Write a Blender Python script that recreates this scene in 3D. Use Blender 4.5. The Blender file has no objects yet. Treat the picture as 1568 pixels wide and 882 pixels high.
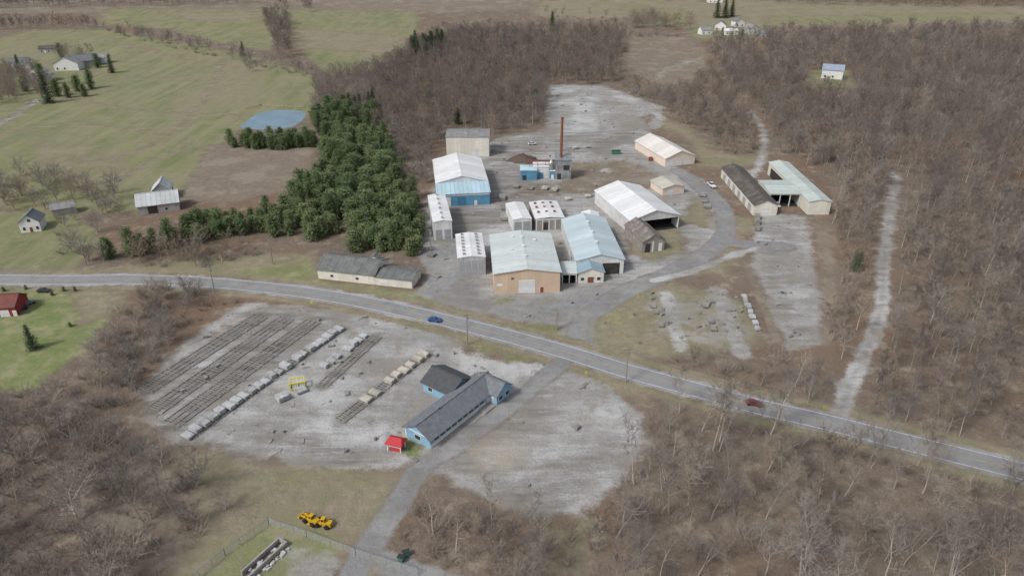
import bpy, math, random
import numpy as np
from mathutils import Vector
random.seed(7); rng=np.random.default_rng(7)
scene=bpy.context.scene
FOC=1079.0; PITCH=math.radians(28); CAMH=120.0
SP,CP=math.sin(PITCH),math.cos(PITCH)
def sst(a,b,x):
    t=np.clip((x-a)/(b-a),0,1); return t*t*(3-2*t)
def hgt(x,y):
    x=np.asarray(x,float); y=np.asarray(y,float)
    far=sst(620,1500,y)
    return far*(16+5*np.sin(x/210.0+1)*np.cos(y/260.0))+sst(1600,3200,y)*70*(1+.3*np.sin(x/700.0))
# survey: bearing/depression readings -> ground coordinates in metres
def P(u,v,z=0.0):
    dx=(u-784)/FOC; dy=(441-v)/FOC
    den=max(SP-dy*CP,0.035)
    h=0.0
    for _ in range(12):
        t=(CAMH-z-h)/den; x=t*dx; y=t*(CP+dy*SP); h=0.5*h+0.5*float(hgt(x,y))
    return (x,y)
def PL(pts): return [P(*p) for p in pts]
def HZ(x,y): return float(hgt(x,y))

# ------------------------------------------------------------------ materials
class NT:
    def __init__(s,mat):
        mat.use_nodes=True; s.nt=mat.node_tree; s.b=s.nt.nodes['Principled BSDF']
    def n(s,t,**k):
        nd=s.nt.nodes.new(t)
        for a,b in k.items(): setattr(nd,a,b)
        return nd
    def l(s,a,b): s.nt.links.new(a,b)
    def coord(s): return s.n('ShaderNodeTexCoord').outputs['Object']
    def mapping(s,vec,scale=(1,1,1),rot=(0,0,0)):
        m=s.n('ShaderNodeMapping'); s.l(vec,m.inputs['Vector']); m.inputs['Scale'].default_value=scale; m.inputs['Rotation'].default_value=rot; return m.outputs[0]
    def noise(s,vec,scale,detail=3,rough=.6):
        n=s.n('ShaderNodeTexNoise'); s.l(vec,n.inputs['Vector']); n.inputs['Scale'].default_value=scale; n.inputs['Detail'].default_value=detail; n.inputs['Roughness'].default_value=rough; return n.outputs['Fac']
    def mr(s,val,a,b,c=0,d=1):
        m=s.n('ShaderNodeMapRange'); s.l(val,m.inputs[0])
        for i,x in enumerate((a,b,c,d)): m.inputs[i+1].default_value=x
        return m.outputs[0]
    def math(s,op,a,b=None,c=None):
        m=s.n('ShaderNodeMath',operation=op)
        for i,x in enumerate((a,b,c)):
            if x is None: continue
            if isinstance(x,(int,float)): m.inputs[i].default_value=x
            else: s.l(x,m.inputs[i])
        return m.outputs[0]
    def mix(s,f,a,b,mode='MIX'):
        m=s.n('ShaderNodeMix'); m.data_type='RGBA'; m.blend_type=mode
        for i,x in ((0,f),(6,a),(7,b)):
            if isinstance(x,(int,float)): m.inputs[i].default_value=x
            elif isinstance(x,tuple): m.inputs[i].default_value=(*x,1)
            else: s.l(x,m.inputs[i])
        return m.outputs[2]
    def bump(s,h,st,dist=.1):
        b=s.n('ShaderNodeBump'); s.l(h,b.inputs['Height']); b.inputs['Strength'].default_value=st; b.inputs['Distance'].default_value=dist; s.l(b.outputs[0],s.b.inputs['Normal'])
MATS={}
def M(name,c1,c2=None,scale=.5,rough=.8,metal=0,rib=None,ribax=0,ribdark=.75,stain=None,objrand=0,spec=.3,streak=None):
    if name in MATS: return MATS[name]
    m=bpy.data.materials.new(name); t=NT(m); co=t.coord()
    c2=c2 or tuple(x*.8 for x in c1)
    vec=co
    if streak is not None:
        sc=[1,1,1]; sc[streak]=.15; vec=t.mapping(co,tuple(sc))
    col=t.mix(t.mr(t.noise(vec,scale,4),.35,.65),c1,c2)
    if rib:
        sx=t.n('ShaderNodeSeparateXYZ'); t.l(co,sx.inputs[0])
        fr=t.math('FRACT',t.math('DIVIDE',sx.outputs[ribax],rib))
        ln=t.math('LESS_THAN',fr,.13)
        col=t.mix(t.math('MULTIPLY',ln,1-ribdark),col,(0.02,0.02,0.02))
        pn=t.n('ShaderNodeTexWhiteNoise',noise_dimensions='1D'); t.l(t.math('FLOOR',t.math('DIVIDE',sx.outputs[ribax],rib*2)),pn.inputs['W'])
        col=t.mix(t.mr(pn.outputs['Value'],0,1,0,.16),col,(.1,.1,.1))
    if stain:
        col=t.mix(t.mr(t.noise(co,scale*.7+.13,6,.7),.48,.7,0,.8),col,stain)
    if objrand:
        oi=t.n('ShaderNodeObjectInfo')
        col=t.mix(t.mr(oi.outputs['Random'],0,1,0,objrand),col,tuple(x*.45 for x in c1))
        w2=t.n('ShaderNodeTexWhiteNoise',noise_dimensions='1D'); t.l(oi.outputs['Random'],w2.inputs['W'])
        col=t.mix(t.mr(w2.outputs['Value'],.5,1,0,objrand*.5),col,(c1[0]*1.35,c1[1]*1.12,c1[2]*.85))
    t.l(col,t.b.inputs['Base Color']); t.b.inputs['Roughness'].default_value=rough; t.b.inputs['Metallic'].default_value=metal
    t.b.inputs['Specular IOR Level'].default_value=spec
    MATS[name]=m; return m

# ------------------------------------------------------------------ mesh helpers
def mesh_obj(name,verts,faces,mat,parent=None,link=True,smooth=False):
    me=bpy.data.meshes.new(name); me.from_pydata([tuple(v) for v in verts],[],faces); 
    for mm in (mat if isinstance(mat,(list,tuple)) else [mat]): me.materials.append(mm)
    if smooth: me.polygons.foreach_set('use_smooth',[True]*len(me.polygons))
    o=bpy.data.objects.new(name,me)
    if link: scene.collection.objects.link(o)
    if parent: o.parent=parent
    return o
def boxvf(x0,x1,y0,y1,z0,z1):
    v=[(x0,y0,z0),(x1,y0,z0),(x1,y1,z0),(x0,y1,z0),(x0,y0,z1),(x1,y0,z1),(x1,y1,z1),(x0,y1,z1)]
    f=[(0,3,2,1),(4,5,6,7),(0,1,5,4),(1,2,6,5),(2,3,7,6),(3,0,4,7)]
    return v,f
def box(name,x0,x1,y0,y1,z0,z1,mat,parent=None):
    v,f=boxvf(x0,x1,y0,y1,z0,z1); return mesh_obj(name,v,f,mat,parent)
def merge(parts):
    V=[];F=[]
    for v,f in parts:
        o=len(V); V+=list(v); F+=[tuple(i+o for i in q) for q in f]
    return V,F
def rotvf(vf,x,y,a):
    c,s=math.cos(a),math.sin(a); return [(x+p[0]*c-p[1]*s,y+p[0]*s+p[1]*c,p[2]) for p in vf[0]],vf[1]
def cylvf(x,y,z0,z1,r0,r1=None,k=10,axis='z'):
    r1=r0 if r1 is None else r1; V=[]
    for z,r in ((z0,r0),(z1,r1)):
        for i in range(k):
            a=2*math.pi*i/k; V.append((r*math.cos(a),r*math.sin(a),z))
    F=[(i,(i+1)%k,k+(i+1)%k,k+i) for i in range(k)]+[tuple(range(k))[::-1],tuple(range(k,2*k))]
    if axis=='z': V=[(x+a,y+b,c) for a,b,c in V]
    elif axis=='y': V=[(x+a,c,y+b) for a,b,c in V]
    return V,F
def empty(name,x,y,rot=0,z=None):
    e=bpy.data.objects.new(name,None); scene.collection.objects.link(e)
    e.location=(x,y,HZ(x,y) if z is None else z); e.rotation_euler=(0,0,rot); e.empty_display_size=.5; return e
RECTS=[]
glass=M('window_glass',(.03,.04,.05),(.05,.06,.07),rough=.15,spec=.6)
white=M('white_paint',(.74,.74,.72),(.64,.64,.62),.4)
trimw=M('white_trim',(.75,.75,.74),(.68,.68,.66),.8)
shade_in=M('painted_interior_shade',(.06,.055,.05),(.03,.03,.03),.5)  # near-black colour standing in for the shade inside openings
conc=M('concrete',(.36,.35,.33),(.27,.26,.25),.6)
def building(name,a,W,D,rot,ze,zr,ridge,wall,roof,openings='',feats=(),over=.5,z=None,posts=True):
    e=empty(name,a[0],a[1],rot,z)
    c,s=math.cos(rot),math.sin(rot)
    RECTS.append((a[0],a[1],W,D,c,s))
    pol={}
    if ridge=='y':
        pol['f']=[(0,0,0),(W,0,0),(W,0,ze),(W/2,0,zr),(0,0,ze)]; pol['b']=[(p[0],D,p[2]) for p in pol['f']][::-1]
        pol['l']=[(0,D,0),(0,0,0),(0,0,ze),(0,D,ze)]; pol['r']=[(W,0,0),(W,D,0),(W,D,ze),(W,0,ze)]
    elif ridge=='x':
        pol['l']=[(0,D,0),(0,0,0),(0,0,ze),(0,D/2,zr),(0,D,ze)]; pol['r']=[(W,p[1],p[2]) for p in pol['l']][::-1]
        pol['f']=[(0,0,0),(W,0,0),(W,0,ze),(0,0,ze)]; pol['b']=[(W,D,0),(0,D,0),(0,D,ze),(W,D,ze)]
    else:
        pol['l']=[(0,D,0),(0,0,0),(0,0,ze),(0,D,zr)]; pol['r']=[(W,0,0),(W,D,0),(W,D,zr),(W,0,ze)]
        pol['f']=[(0,0,0),(W,0,0),(W,0,ze),(0,0,ze)]; pol['b']=[(W,D,0),(0,D,0),(0,D,zr),(W,D,zr)]
    V=[];F=[]
    for k,pp in pol.items():
        if k in openings:
            if len(pp)==5:
                zz=ze-.9; pp=[(p[0],p[1],max(p[2],zz)) for p in pp]
            else:
                zz=min(p[2] for p in pp if p[2]>0)-.6; pp=[(p[0],p[1],p[2] if p[2]>0 else zz) for p in pp]
        o=len(V); V+=pp; F.append(tuple(range(o,o+len(pp))))
    mesh_obj('walls',V,F,wall,e)
    if openings:
        parts=[]
        for k in openings:
            L=W if k in 'fb' else D; n=max(2,int(L/6)+1) if posts else 1
            for i in range(n+1):
                q=.15+(L-.3)*i/n
                if k=='f': parts.append(boxvf(q-.15,q+.15,.02,.32,0,ze-.5))
                if k=='b': parts.append(boxvf(q-.15,q+.15,D-.32,D-.02,0,ze-.5))
                if k=='l': parts.append(boxvf(.02,.32,q-.15,q+.15,0,ze-.5))
                if k=='r': parts.append(boxvf(W-.32,W-.02,q-.15,q+.15,0,ze-.5))
        v,f=merge(parts); mesh_obj('posts',v,f,trimw,e)
        box('floor',0.05,W-.05,.05,D-.05,0.01,.06,shade_in,e)  # floor coloured near-black too, interior shade painted in
    t=.22; o=over
    def slab(x0,x1,y0,y1,zs):
        b=[(x0,y0),(x1,y0),(x1,y1),(x0,y1)]
        v=[(b[i][0],b[i][1],zs[i]+.02) for i in range(4)]+[(b[i][0],b[i][1],zs[i]+t) for i in range(4)]
        return v,[(0,3,2,1),(4,5,6,7),(0,1,5,4),(1,2,6,5),(2,3,7,6),(3,0,4,7)]
    if ridge=='y':
        sl=(zr-ze)/(W/2); lo=ze-o*sl
        parts=[slab(-o,W/2,-o,D+o,(lo,zr,zr,lo)),slab(W/2,W+o,-o,D+o,(zr,lo,lo,zr))]
        cap=boxvf(W/2-.3,W/2+.3,-o-.01,D+o+.01,zr+t-.12,zr+t+.06)
    elif ridge=='x':
        sl=(zr-ze)/(D/2); lo=ze-o*sl
        parts=[slab(-o,W+o,-o,D/2,(lo,lo,zr,zr)),slab(-o,W+o,D/2,D+o,(zr,zr,lo,lo))]
        cap=boxvf(-o-.01,W+o+.01,D/2-.3,D/2+.3,zr+t-.12,zr+t+.06)
    else:
        sl=(zr-ze)/D; parts=[slab(-o,W+o,-o,D+o,(ze-o*sl,ze-o*sl,zr+o*sl,zr+o*sl))]; cap=None
    v,f=merge(parts); mesh_obj('roof',v,f,roof,e)
    if cap: mesh_obj('ridge_cap',cap[0],cap[1],roof,e)
    for ft in feats:
        k,u0,u1,z0,z1,mt,nm=ft
        def fb(u0,u1,z0,z1,d,m,nm):
            if k=='f': box(nm,u0,u1,-d,.02,z0,z1,m,e)
            elif k=='b': box(nm,u0,u1,D-.02,D+d,z0,z1,m,e)
            elif k=='l': box(nm,-d,.02,u0,u1,z0,z1,m,e)
            else: box(nm,W-.02,W+d,u0,u1,z0,z1,m,e)
        if nm.startswith('window') or nm.startswith('door'):
            fb(u0-.14,u1+.14,max(z0-.14,.0),z1+.14,.05,trimw,nm+'_frame'); fb(u0,u1,z0,z1,.09,mt,nm)
        else: fb(u0,u1,z0,z1,.07,mt,nm)
    return e
def vents(e,pts,mat,r=.5):
    parts=[]
    for x,y,z in pts:
        parts.append(boxvf(x-r,x+r,y-r,y+r,z-.3,z+.6)); parts.append(boxvf(x-r*1.3,x+r*1.3,y-r*1.3,y+r*1.3,z+.6,z+.75))
    v,f=merge(parts); mesh_obj('roof_vents',v,f,mat,e)
def from_px(a,b,back,ze):
    A=P(*a);B=P(*b); rot=math.atan2(B[1]-A[1],B[0]-A[0]); W=math.hypot(B[0]-A[0],B[1]-A[1])
    C=P(back[0],back[1],ze); nx,ny=-math.sin(rot),math.cos(rot); D=(C[0]-A[0])*nx+(C[1]-A[1])*ny
    return A,W,D,rot

# ------------------------------------------------------------------ world, sun, camera
w=bpy.data.worlds.new('World'); scene.world=w; w.use_nodes=True
nt=w.node_tree; bg=nt.nodes['Background']; sky=nt.nodes.new('ShaderNodeTexSky'); sky.sky_type='NISHITA'; sky.sun_disc=False
SEL=math.radians(46); SAZ=math.radians(232)
sky.sun_elevation=SEL; sky.sun_rotation=SAZ; sky.dust_density=3; sky.air_density=1
hs=nt.nodes.new('ShaderNodeHueSaturation'); hs.inputs['Saturation'].default_value=.45
nt.links.new(sky.outputs[0],hs.inputs['Color']); nt.links.new(hs.outputs[0],bg.inputs[0]); bg.inputs[1].default_value=.135
sd=bpy.data.lights.new('sun','SUN'); sd.energy=2.0; sd.angle=math.radians(10); sd.color=(1,.975,.94)
so=bpy.data.objects.new('sun',sd); scene.collection.objects.link(so)
tos=Vector((math.sin(SAZ)*math.cos(SEL),math.cos(SAZ)*math.cos(SEL),math.sin(SEL)))
so.rotation_euler=tos.to_track_quat('Z','Y').to_euler(); so.location=(0,0,300)
cd=bpy.data.cameras.new('camera'); cam=bpy.data.objects.new('camera',cd); scene.collection.objects.link(cam)
cam.location=(0,0,CAMH); cam.rotation_euler=(math.pi/2-PITCH,0,0); cd.sensor_width=36; cd.lens=36*FOC/1568; cd.clip_end=12000; cd.clip_start=1
scene.camera=cam
scene.view_settings.view_transform='Standard'
try: scene.view_settings.look='None'
except: pass
scene.view_settings.exposure=0

# ------------------------------------------------------------------ ground masks
G,DRY,LAWN,WEED,GRAV,ASPH,DIRT,ORNG=range(8)
road_c=[(-40,428),(100,429),(200,428),(320,433),(420,442),(520,456),(620,476),(700,495),(780,515),(870,540),(960,568),(1060,595),(1160,622),(1260,645),(1360,670),(1460,695),(1568,722),(1650,745)]
yard=[(225,600),(260,545),(330,490),(380,465),(470,468),(600,487),(672,503),(705,535),(770,555),(850,556),(780,620),(700,680),(650,712),(590,716),(480,712),(370,696),(310,678),(270,676),(228,640)]
lot2=[(860,555),(930,592),(985,640),(988,680),(945,740),(885,790),(820,788),(760,765),(700,745),(660,720),(700,680),(780,615)]
plant=[(640,385),(655,300),(690,250),(760,212),(835,200),(838,130),(925,132),(1020,165),(985,180),(1000,215),(1030,255),(1085,280),(1115,330),(1110,365),(1060,392),(1000,425),(940,450),(905,490),(905,535),(865,530),(860,500),(780,490),(690,470),(640,450),(655,420)]
polys=[
 (WEED,[(-400,5),(440,0),(700,-8),(830,-8),(820,14),(640,22),(440,16),(-400,30)]),
 (G,[(-500,62),(0,58),(40,48),(160,44),(300,68),(400,90),(470,110),(490,125),(470,180),(370,195),(330,225),(275,297),(215,325),(130,325),(60,325),(-50,310),(-500,300)]),
 (G,[(160,14),(440,14),(436,48),(410,78),(330,65),(260,45),(150,38)]),
 (G,[(440,14),(640,18),(640,50),(600,90),(560,112),(500,112),(470,85),(445,42)]),
 (DRY,[(455,44),(620,56),(605,84),(460,74)]),
 (DRY,[(250,20),(400,18),(420,28),(300,34)]),
 (DRY,[(-100,70),(60,66),(120,100),(60,120),(-100,110)],.5),
 (DRY,[(820,2),(900,-6),(1568,10),(1900,14),(1900,34),(1568,34),(1180,44),(1060,50),(1050,28),(960,30),(820,27)]),
 (G,[(950,8),(1060,18),(1060,40),(980,40)]),(G,[(1170,26),(1400,22),(1568,22),(1568,29),(1180,40)]),(G,[(1050,40),(1180,42),(1170,62),(1060,60)]),
 (DRY,[(340,92),(412,98),(385,165),(310,165),(290,200),(235,215),(280,150)],.68),
 (WEED,[(20,190),(220,240),(200,290),(60,280)],.45),
 (WEED,[(322,222),(380,220),(480,226),(475,262),(430,292),(360,310),(275,306),(290,275)]),
 (G,[(-300,325),(115,325),(160,370),(110,414),(-300,418)]),
 (DRY,[(160,415),(300,395),(480,388),(488,432),(640,446),(700,472),(500,447),(360,430),(170,420)]),
 (LAWN,[(370,412),(480,400),(486,428),(560,440),(640,450),(690,470),(520,447),(370,428)],.7),
 (LAWN,[(-300,446),(60,443),(120,442),(195,452),(160,495),(100,560),(50,595),(-50,612),(-300,620)]),
 (DRY,[(110,445),(200,448),(180,480),(120,500)]),
 (DRY,[(270,690),(340,698),(480,712),(620,722),(600,770),(540,840),(480,882),(250,900),(300,800)]),
 (LAWN,[(370,718),(450,712),(600,725),(580,755),(500,740),(400,742)],.5),
 (WEED,[(300,740),(560,770),(520,840),(420,800),(280,860)],.52),
 (LAWN,[(290,900),(400,790),(470,790),(540,815),(500,900)],.6),
 (WEED,[(90,760),(200,700),(300,740),(280,860),(200,880)]),
 (DRY,[(700,530),(850,540),(1000,585),(985,612),(900,592),(860,560)]),
 (GRAV,yard),(DRY,[(225,600),(330,490),(380,465),(420,468),(290,560),(240,650)],.45),(DIRT,[(300,560),(420,470),(520,480),(400,620),(290,660)],.45),(DIRT,[(330,680),(420,640),(560,680),(560,716),(400,705)],.45),
 (GRAV,lot2),(DIRT,[(660,720),(780,620),(860,570),(850,620),(790,680),(840,785),(760,770)],.46),(DIRT,[(820,700),(980,660),(940,740),(880,790),(830,785)],.45),
 (LAWN,[(612,655),(655,690),(640,705),(600,690)]),
 (LAWN,[(700,514),(760,520),(838,547),(832,559),(780,556),(725,532)],.72),
 (GRAV,plant),(DIRT,[(640,385),(760,212),(835,210),(860,300),(780,350),(690,372)],.46),(DIRT,[(870,330),(1000,370),(1085,300),(1040,400),(930,440)],.42),
 (DIRT,[(838,200),(990,200),(985,240),(840,240)],.45),
 (WEED,[(870,250),(960,243),(1010,268),(1010,290),(920,296),(860,300),(780,300),(780,288),(850,284)],.75),
 (DRY,[(1005,178),(1050,195),(1100,235),(1170,240),(1160,255),(1070,258),(1060,215),(1000,190)]),
 (DRY,[(925,300),(965,335),(960,390),(1000,400),(1050,385),(1040,340),(1085,350),(1090,320),(1060,300),(1050,330)]),
 (ASPH,[(862,532),(865,505),(880,480),(930,448),(1000,422),(1000,432),(930,458),(905,492),(905,536)]),
 (ASPH,[(640,385),(690,372),(745,350),(740,455),(860,452),(925,432),(930,450),(865,500),(780,488),(690,468),(640,450),(655,420)],.7),
 (LAWN,[(776,492),(850,495),(862,505),(858,522),(800,512)],.75),
 (LAWN,[(746,452),(795,450),(795,466),(750,470)],.7),
 (DRY,[(905,492),(930,458),(1000,434),(1060,440),(1145,465),(1165,525),(1000,550),(915,538)]),
 (LAWN,[(930,462),(985,440),(975,500),(920,530),(912,500)],.5),
 (GRAV,[(980,448),(1060,443),(1130,440),(1165,530),(1100,545),(1000,520)],.47),
 (DRY,[(1045,420),(1120,378),(1140,385),(1110,420)]),
 (GRAV,[(1165,325),(1235,330),(1245,400),(1258,460),(1255,528),(1205,534),(1180,470),(1150,400),(1155,350)]),
 (DIRT,[(1165,345),(1200,345),(1215,470),(1250,525),(1200,530),(1160,410)],.42),
 (DRY,[(1120,330),(1165,335),(1150,360),(1120,360)]),
 (WEED,[(965,52),(1062,58),(1085,90),(1060,128),(1000,128),(950,90)]),
 (WEED,[(1240,340),(1275,345),(1285,450),(1275,530),(1258,528),(1260,450)]),
 (DRY,[(840,800),(905,790),(890,870),(850,880)]),
 (G,[(1238,108),(1300,108),(1305,135),(1235,135)]),
 (ORNG,[(718,690),(765,670),(806,684),(780,720),(735,730)],.68),
 (GRAV,[(430,835),(470,838),(530,850),(540,900),(440,900)],.7),
]
lines=[
 (DRY,road_c,8.5),(GRAV,road_c,4.9),
 (ASPH,[(860,556),(780,622),(700,682),(650,712),(610,770),(560,845),(530,900)],3.0),
 (ASPH,[(590,860),(640,880),(700,900)],3),
 (GRAV,[(1285,640),(1296,600),(1318,555),(1338,510),(1350,465),(1354,400),(1362,330),(1372,282),(1366,262)],2.7,.82),
 (DIRT,[(1285,640),(1296,600),(1318,555),(1338,510),(1350,465),(1354,400),(1362,330),(1372,282),(1366,262)],.5,.6),
 (GRAV,[(1150,170),(1168,200),(1168,235),(1155,265),(1130,290)],2.2,.9),
 (ASPH,[(905,478),(960,445),(1020,420),(1070,395),(1105,368),(1112,340),(1100,310),(1070,285),(1040,262)],4.2),
 (ASPH,[(1105,368),(1150,375),(1200,378)],4.5),
 (GRAV,[(1000,430),(1060,415),(1120,392),(1160,380)],2.0),
 (GRAV,[(1020,452),(1030,480),(1040,530)],3.2,.75),(GRAV,[(1100,445),(1115,485),(1135,540)],3.5,.8),
 (WEED,[(1140,400),(1165,455),(1190,520)],1.6),
 (GRAV,[(920,140),(960,155),(1005,175),(1000,195)],4),
 (DRY,[(1005,122),(1020,105),(1045,98),(1075,90),(1062,78),(1010,72),(975,60)],4),
 (GRAV,[(1008,122),(1020,106),(1045,99),(1072,90)],2.5,.8),
 (GRAV,[(-60,220),(0,190),(35,170),(55,152)],2),
 (DRY,[(60,250),(200,235),(300,170),(345,90)],1.5),(DRY,[(150,60),(220,75),(330,100),(400,108)],2),
 (DRY,[(100,150),(220,170),(330,175),(460,180)],1.4),(DRY,[(20,200),(130,190),(260,205)],1.2),
 (DRY,[(50,90),(200,120),(340,110)],1.2),(DRY,[(150,290),(250,240),(300,215)],1.2),
 (ASPH,[(330,480),(480,486),(640,515),(680,540),(640,600),(600,650),(590,700)],1.6,.6),
]
rows=[((222,598),(400,484)),((238,628),(440,487)),((262,650),(480,492)),((285,672),(522,503)),((495,590),(578,515)),((520,645),(655,540))]
for i,(a,b) in enumerate(rows): lines.append((DIRT,[a,b],3.6 if i<3 else 2.2,.68))
def catmull(pts,n=8):
    pts=[np.array(p,float) for p in pts]; pts=[2*pts[0]-pts[1]]+pts+[2*pts[-1]-pts[-2]]; out=[]
    for i in range(1,len(pts)-2):
        p0,p1,p2,p3=pts[i-1:i+3]
        for k in range(n):
            t=k/n; out.append(.5*((2*p1)+(-p0+p2)*t+(2*p0-5*p1+4*p2-p3)*t*t+(-p0+3*p1-3*p2+p3)*t**3))
    out.append(pts[-2]); return out
W_polys=[(q[0],PL(q[1]),q[2] if len(q)>2 else 1.0) for q in polys]
W_lines=[(q[0],catmull(PL(q[1]),5) if len(q[1])>2 else [np.array(a) for a in PL(q[1])],q[2],q[3] if len(q)>3 else 1.0) for q in lines]
def segdist(X,Y,a,b):
    dx,dy=b[0]-a[0],b[1]-a[1]; L=dx*dx+dy*dy+1e-9
    t=np.clip(((X-a[0])*dx+(Y-a[1])*dy)/L,0,1); return np.hypot(X-a[0]-t*dx,Y-a[1]-t*dy)
def inside(X,Y,poly):
    r=np.zeros(X.shape,bool); n=len(poly)
    for i in range(n):
        x1,y1=poly[i]; x2,y2=poly[(i+1)%n]
        if y1==y2: continue
        c=((y1>Y)!=(y2>Y))&(X<(x2-x1)*(Y-y1)/(y2-y1)+x1); r^=c
    return r
def polysd(X,Y,poly):
    d=np.full(X.shape,1e9); n=len(poly)
    for i in range(n): d=np.minimum(d,segdist(X,Y,poly[i],poly[(i+1)%n]))
    return np.where(inside(X,Y,poly),d,-d)
def grow(start,step,end,f):
    o=[start]
    while abs(o[-1])<abs(end): o.append(o[-1]+step*(1 if end>0 else -1)); step*=f
    return o
xs=np.arange(-240,240.1,1.2); xr=grow(240,1.3,7000,1.035)[1:]; xs=np.array([-q for q in xr][::-1]+list(xs)+xr)
ys=np.arange(70,420,1.2); yr=grow(420,1.3,9000,1.02)[0:]; yl=[-3000,-1200,-500,-200,-80,0,30,50,62]; ys=np.array(yl+list(ys)+yr)
X,Y=np.meshgrid(xs,ys); Xf,Yf=X.ravel(),Y.ravel()
dist=np.hypot(Xf,Yf)
masks=np.zeros((8,Xf.size),np.float32)
def apply(c,sdf_fn,bb,wmin,cap=1.0):
    pad=25
    sel=(Xf>bb[0]-pad)&(Xf<bb[2]+pad)&(Yf>bb[1]-pad)&(Yf<bb[3]+pad)
    if not sel.any(): return
    x,y=Xf[sel],Yf[sel]; s=sdf_fn(x,y); wd=wmin*(2.2 if cap<.6 else 1)+.012*np.maximum(dist[sel]-250,0)
    m=np.clip(.5+s/(2*wd),0,1)*cap
    for k in range(8):
        if k==c: masks[k,sel]=np.maximum(masks[k,sel],m)
        elif cap>=.99 or k>c: masks[k,sel]=np.minimum(masks[k,sel],1-m)
def bbox(p): a=np.array(p); return (a[:,0].min(),a[:,1].min(),a[:,0].max(),a[:,1].max())
for c,p,cap in W_polys: apply(c,lambda x,y:polysd(x,y,p),bbox(p),3.2,cap)
for c,p,hw,cap in W_lines:
    def f(x,y):
        d=np.full(x.shape,1e9)
        for i in range(len(p)-1): d=np.minimum(d,segdist(x,y,p[i],p[i+1]))
        return hw-d
    apply(c,f,bbox(p),1.4,cap)
Zf=hgt(Xf,Yf)
ny,nx=X.shape; idx=np.arange(nx*ny).reshape(ny,nx)
quads=np.stack([idx[:-1,:-1],idx[:-1,1:],idx[1:,1:],idx[1:,:-1]],-1).reshape(-1,4)
me=bpy.data.meshes.new('ground'); me.vertices.add(Xf.size); me.vertices.foreach_set('co',np.stack([Xf,Yf,Zf],-1).astype(np.float32).ravel())
me.loops.add(quads.size); me.loops.foreach_set('vertex_index',quads.ravel().astype(np.int32))
me.polygons.add(len(quads)); me.polygons.foreach_set('loop_start',(np.arange(len(quads))*4).astype(np.int32))
me.update(calc_edges=True); me.validate()
me.polygons.foreach_set('use_smooth',np.ones(len(me.polygons),bool))
for nm,k in (('mask_a',0),('mask_b',4)):
    at=me.attributes.new(nm,'FLOAT_COLOR','POINT'); at.data.foreach_set('color',masks[k:k+4].T.astype(np.float32).ravel())
ground=bpy.data.objects.new('ground',me); scene.collection.objects.link(ground)
gm=bpy.data.materials.new('ground_cover'); t=NT(gm); co=t.coord()
nF=t.noise(co,1.6,4,.7); nM=t.noise(co,.35,5,.65); nL=t.noise(co,.05,4,.6); nX=t.noise(co,.012,3,.6); nG=t.noise(co,4.5,2,.7)
A=t.n('ShaderNodeAttribute',attribute_name='mask_a'); B=t.n('ShaderNodeAttribute',attribute_name='mask_b')
sa=t.n('ShaderNodeSeparateColor'); t.l(A.outputs['Color'],sa.inputs[0]); sb=t.n('ShaderNodeSeparateColor'); t.l(B.outputs['Color'],sb.inputs[0])
mk=[sa.outputs[0],sa.outputs[1],sa.outputs[2],A.outputs['Alpha'],sb.outputs[0],sb.outputs[1],sb.outputs[2],B.outputs['Alpha']]
nE=t.noise(co,.13,6,.7); nP=t.noise(co,.032,6,.62)
pert=t.math('ADD',t.math('MULTIPLY',t.math('SUBTRACT',nE,.5),1.9),t.math('MULTIPLY',t.math('SUBTRACT',nF,.5),1.0))
pert2=t.math('ADD',t.math('MULTIPLY',t.math('SUBTRACT',nM,.5),1.0),t.math('MULTIPLY',t.math('SUBTRACT',nF,.5),.7))
pert3=t.math('ADD',t.math('MULTIPLY',t.math('SUBTRACT',t.noise(t.mapping(co,(.05,.3,1),(0,0,math.radians(-52))),1.0,5,.7),.5),2.4),t.math('MULTIPLY',t.math('SUBTRACT',nF,.5),1.2))
def edge(k,soft=.14):
    return t.mr(t.math('ADD',mk[k],{ASPH:pert2,DIRT:pert3}.get(k,pert)),.5-soft,.5+soft)
hi=t.mr(nF,.35,.68); hm=t.mr(nM,.35,.65); hl=t.mr(nL,.38,.62)
litter=t.mix(hl,(.22,.17,.13),(.14,.113,.09)); litter=t.mix(hm,litter,(.265,.21,.16)); litter=t.mix(t.math('MULTIPLY',hi,.65),litter,(.08,.066,.053))
litter=t.mix(t.mr(nG,.6,.75,0,.6),litter,(.44,.38,.31))
litter=t.mix(t.mr(nX,.48,.62,0,.65),litter,(.20,.125,.085))
litter=t.mix(t.mr(nE,.54,.66,0,.5),litter,(.33,.27,.205))
strk=t.noise(t.mapping(co,(.12,.012,1),(0,0,math.radians(28))),1.0,4,.6)
green=t.mix(t.mr(strk,.38,.62),(.165,.195,.085),(.265,.255,.145)); green=t.mix(t.mr(nM,.5,.75,0,.5),green,(.31,.28,.175)); green=t.mix(t.mr(nL,.47,.64,0,.6),green,(.30,.27,.17)); green=t.mix(t.math('MULTIPLY',hi,.3),green,(.13,.135,.07)); green=t.mix(t.mr(nE,.53,.66,0,.55),green,(.22,.185,.125)); green=t.mix(t.mr(nX,.5,.6,0,.35),green,(.25,.225,.14))
dry=t.mix(hm,(.34,.295,.21),(.25,.22,.15)); dry=t.mix(t.mr(nL,.45,.6,0,.5),dry,(.20,.21,.11)); dry=t.mix(t.math('MULTIPLY',hi,.45),dry,(.15,.13,.09))
lawn=t.mix(hm,(.155,.21,.07),(.23,.25,.115)); lawn=t.mix(t.math('MULTIPLY',hi,.35),lawn,(.12,.145,.055)); lawn=t.mix(t.mr(nE,.47,.6,0,.6),lawn,(.31,.285,.17))
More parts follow.
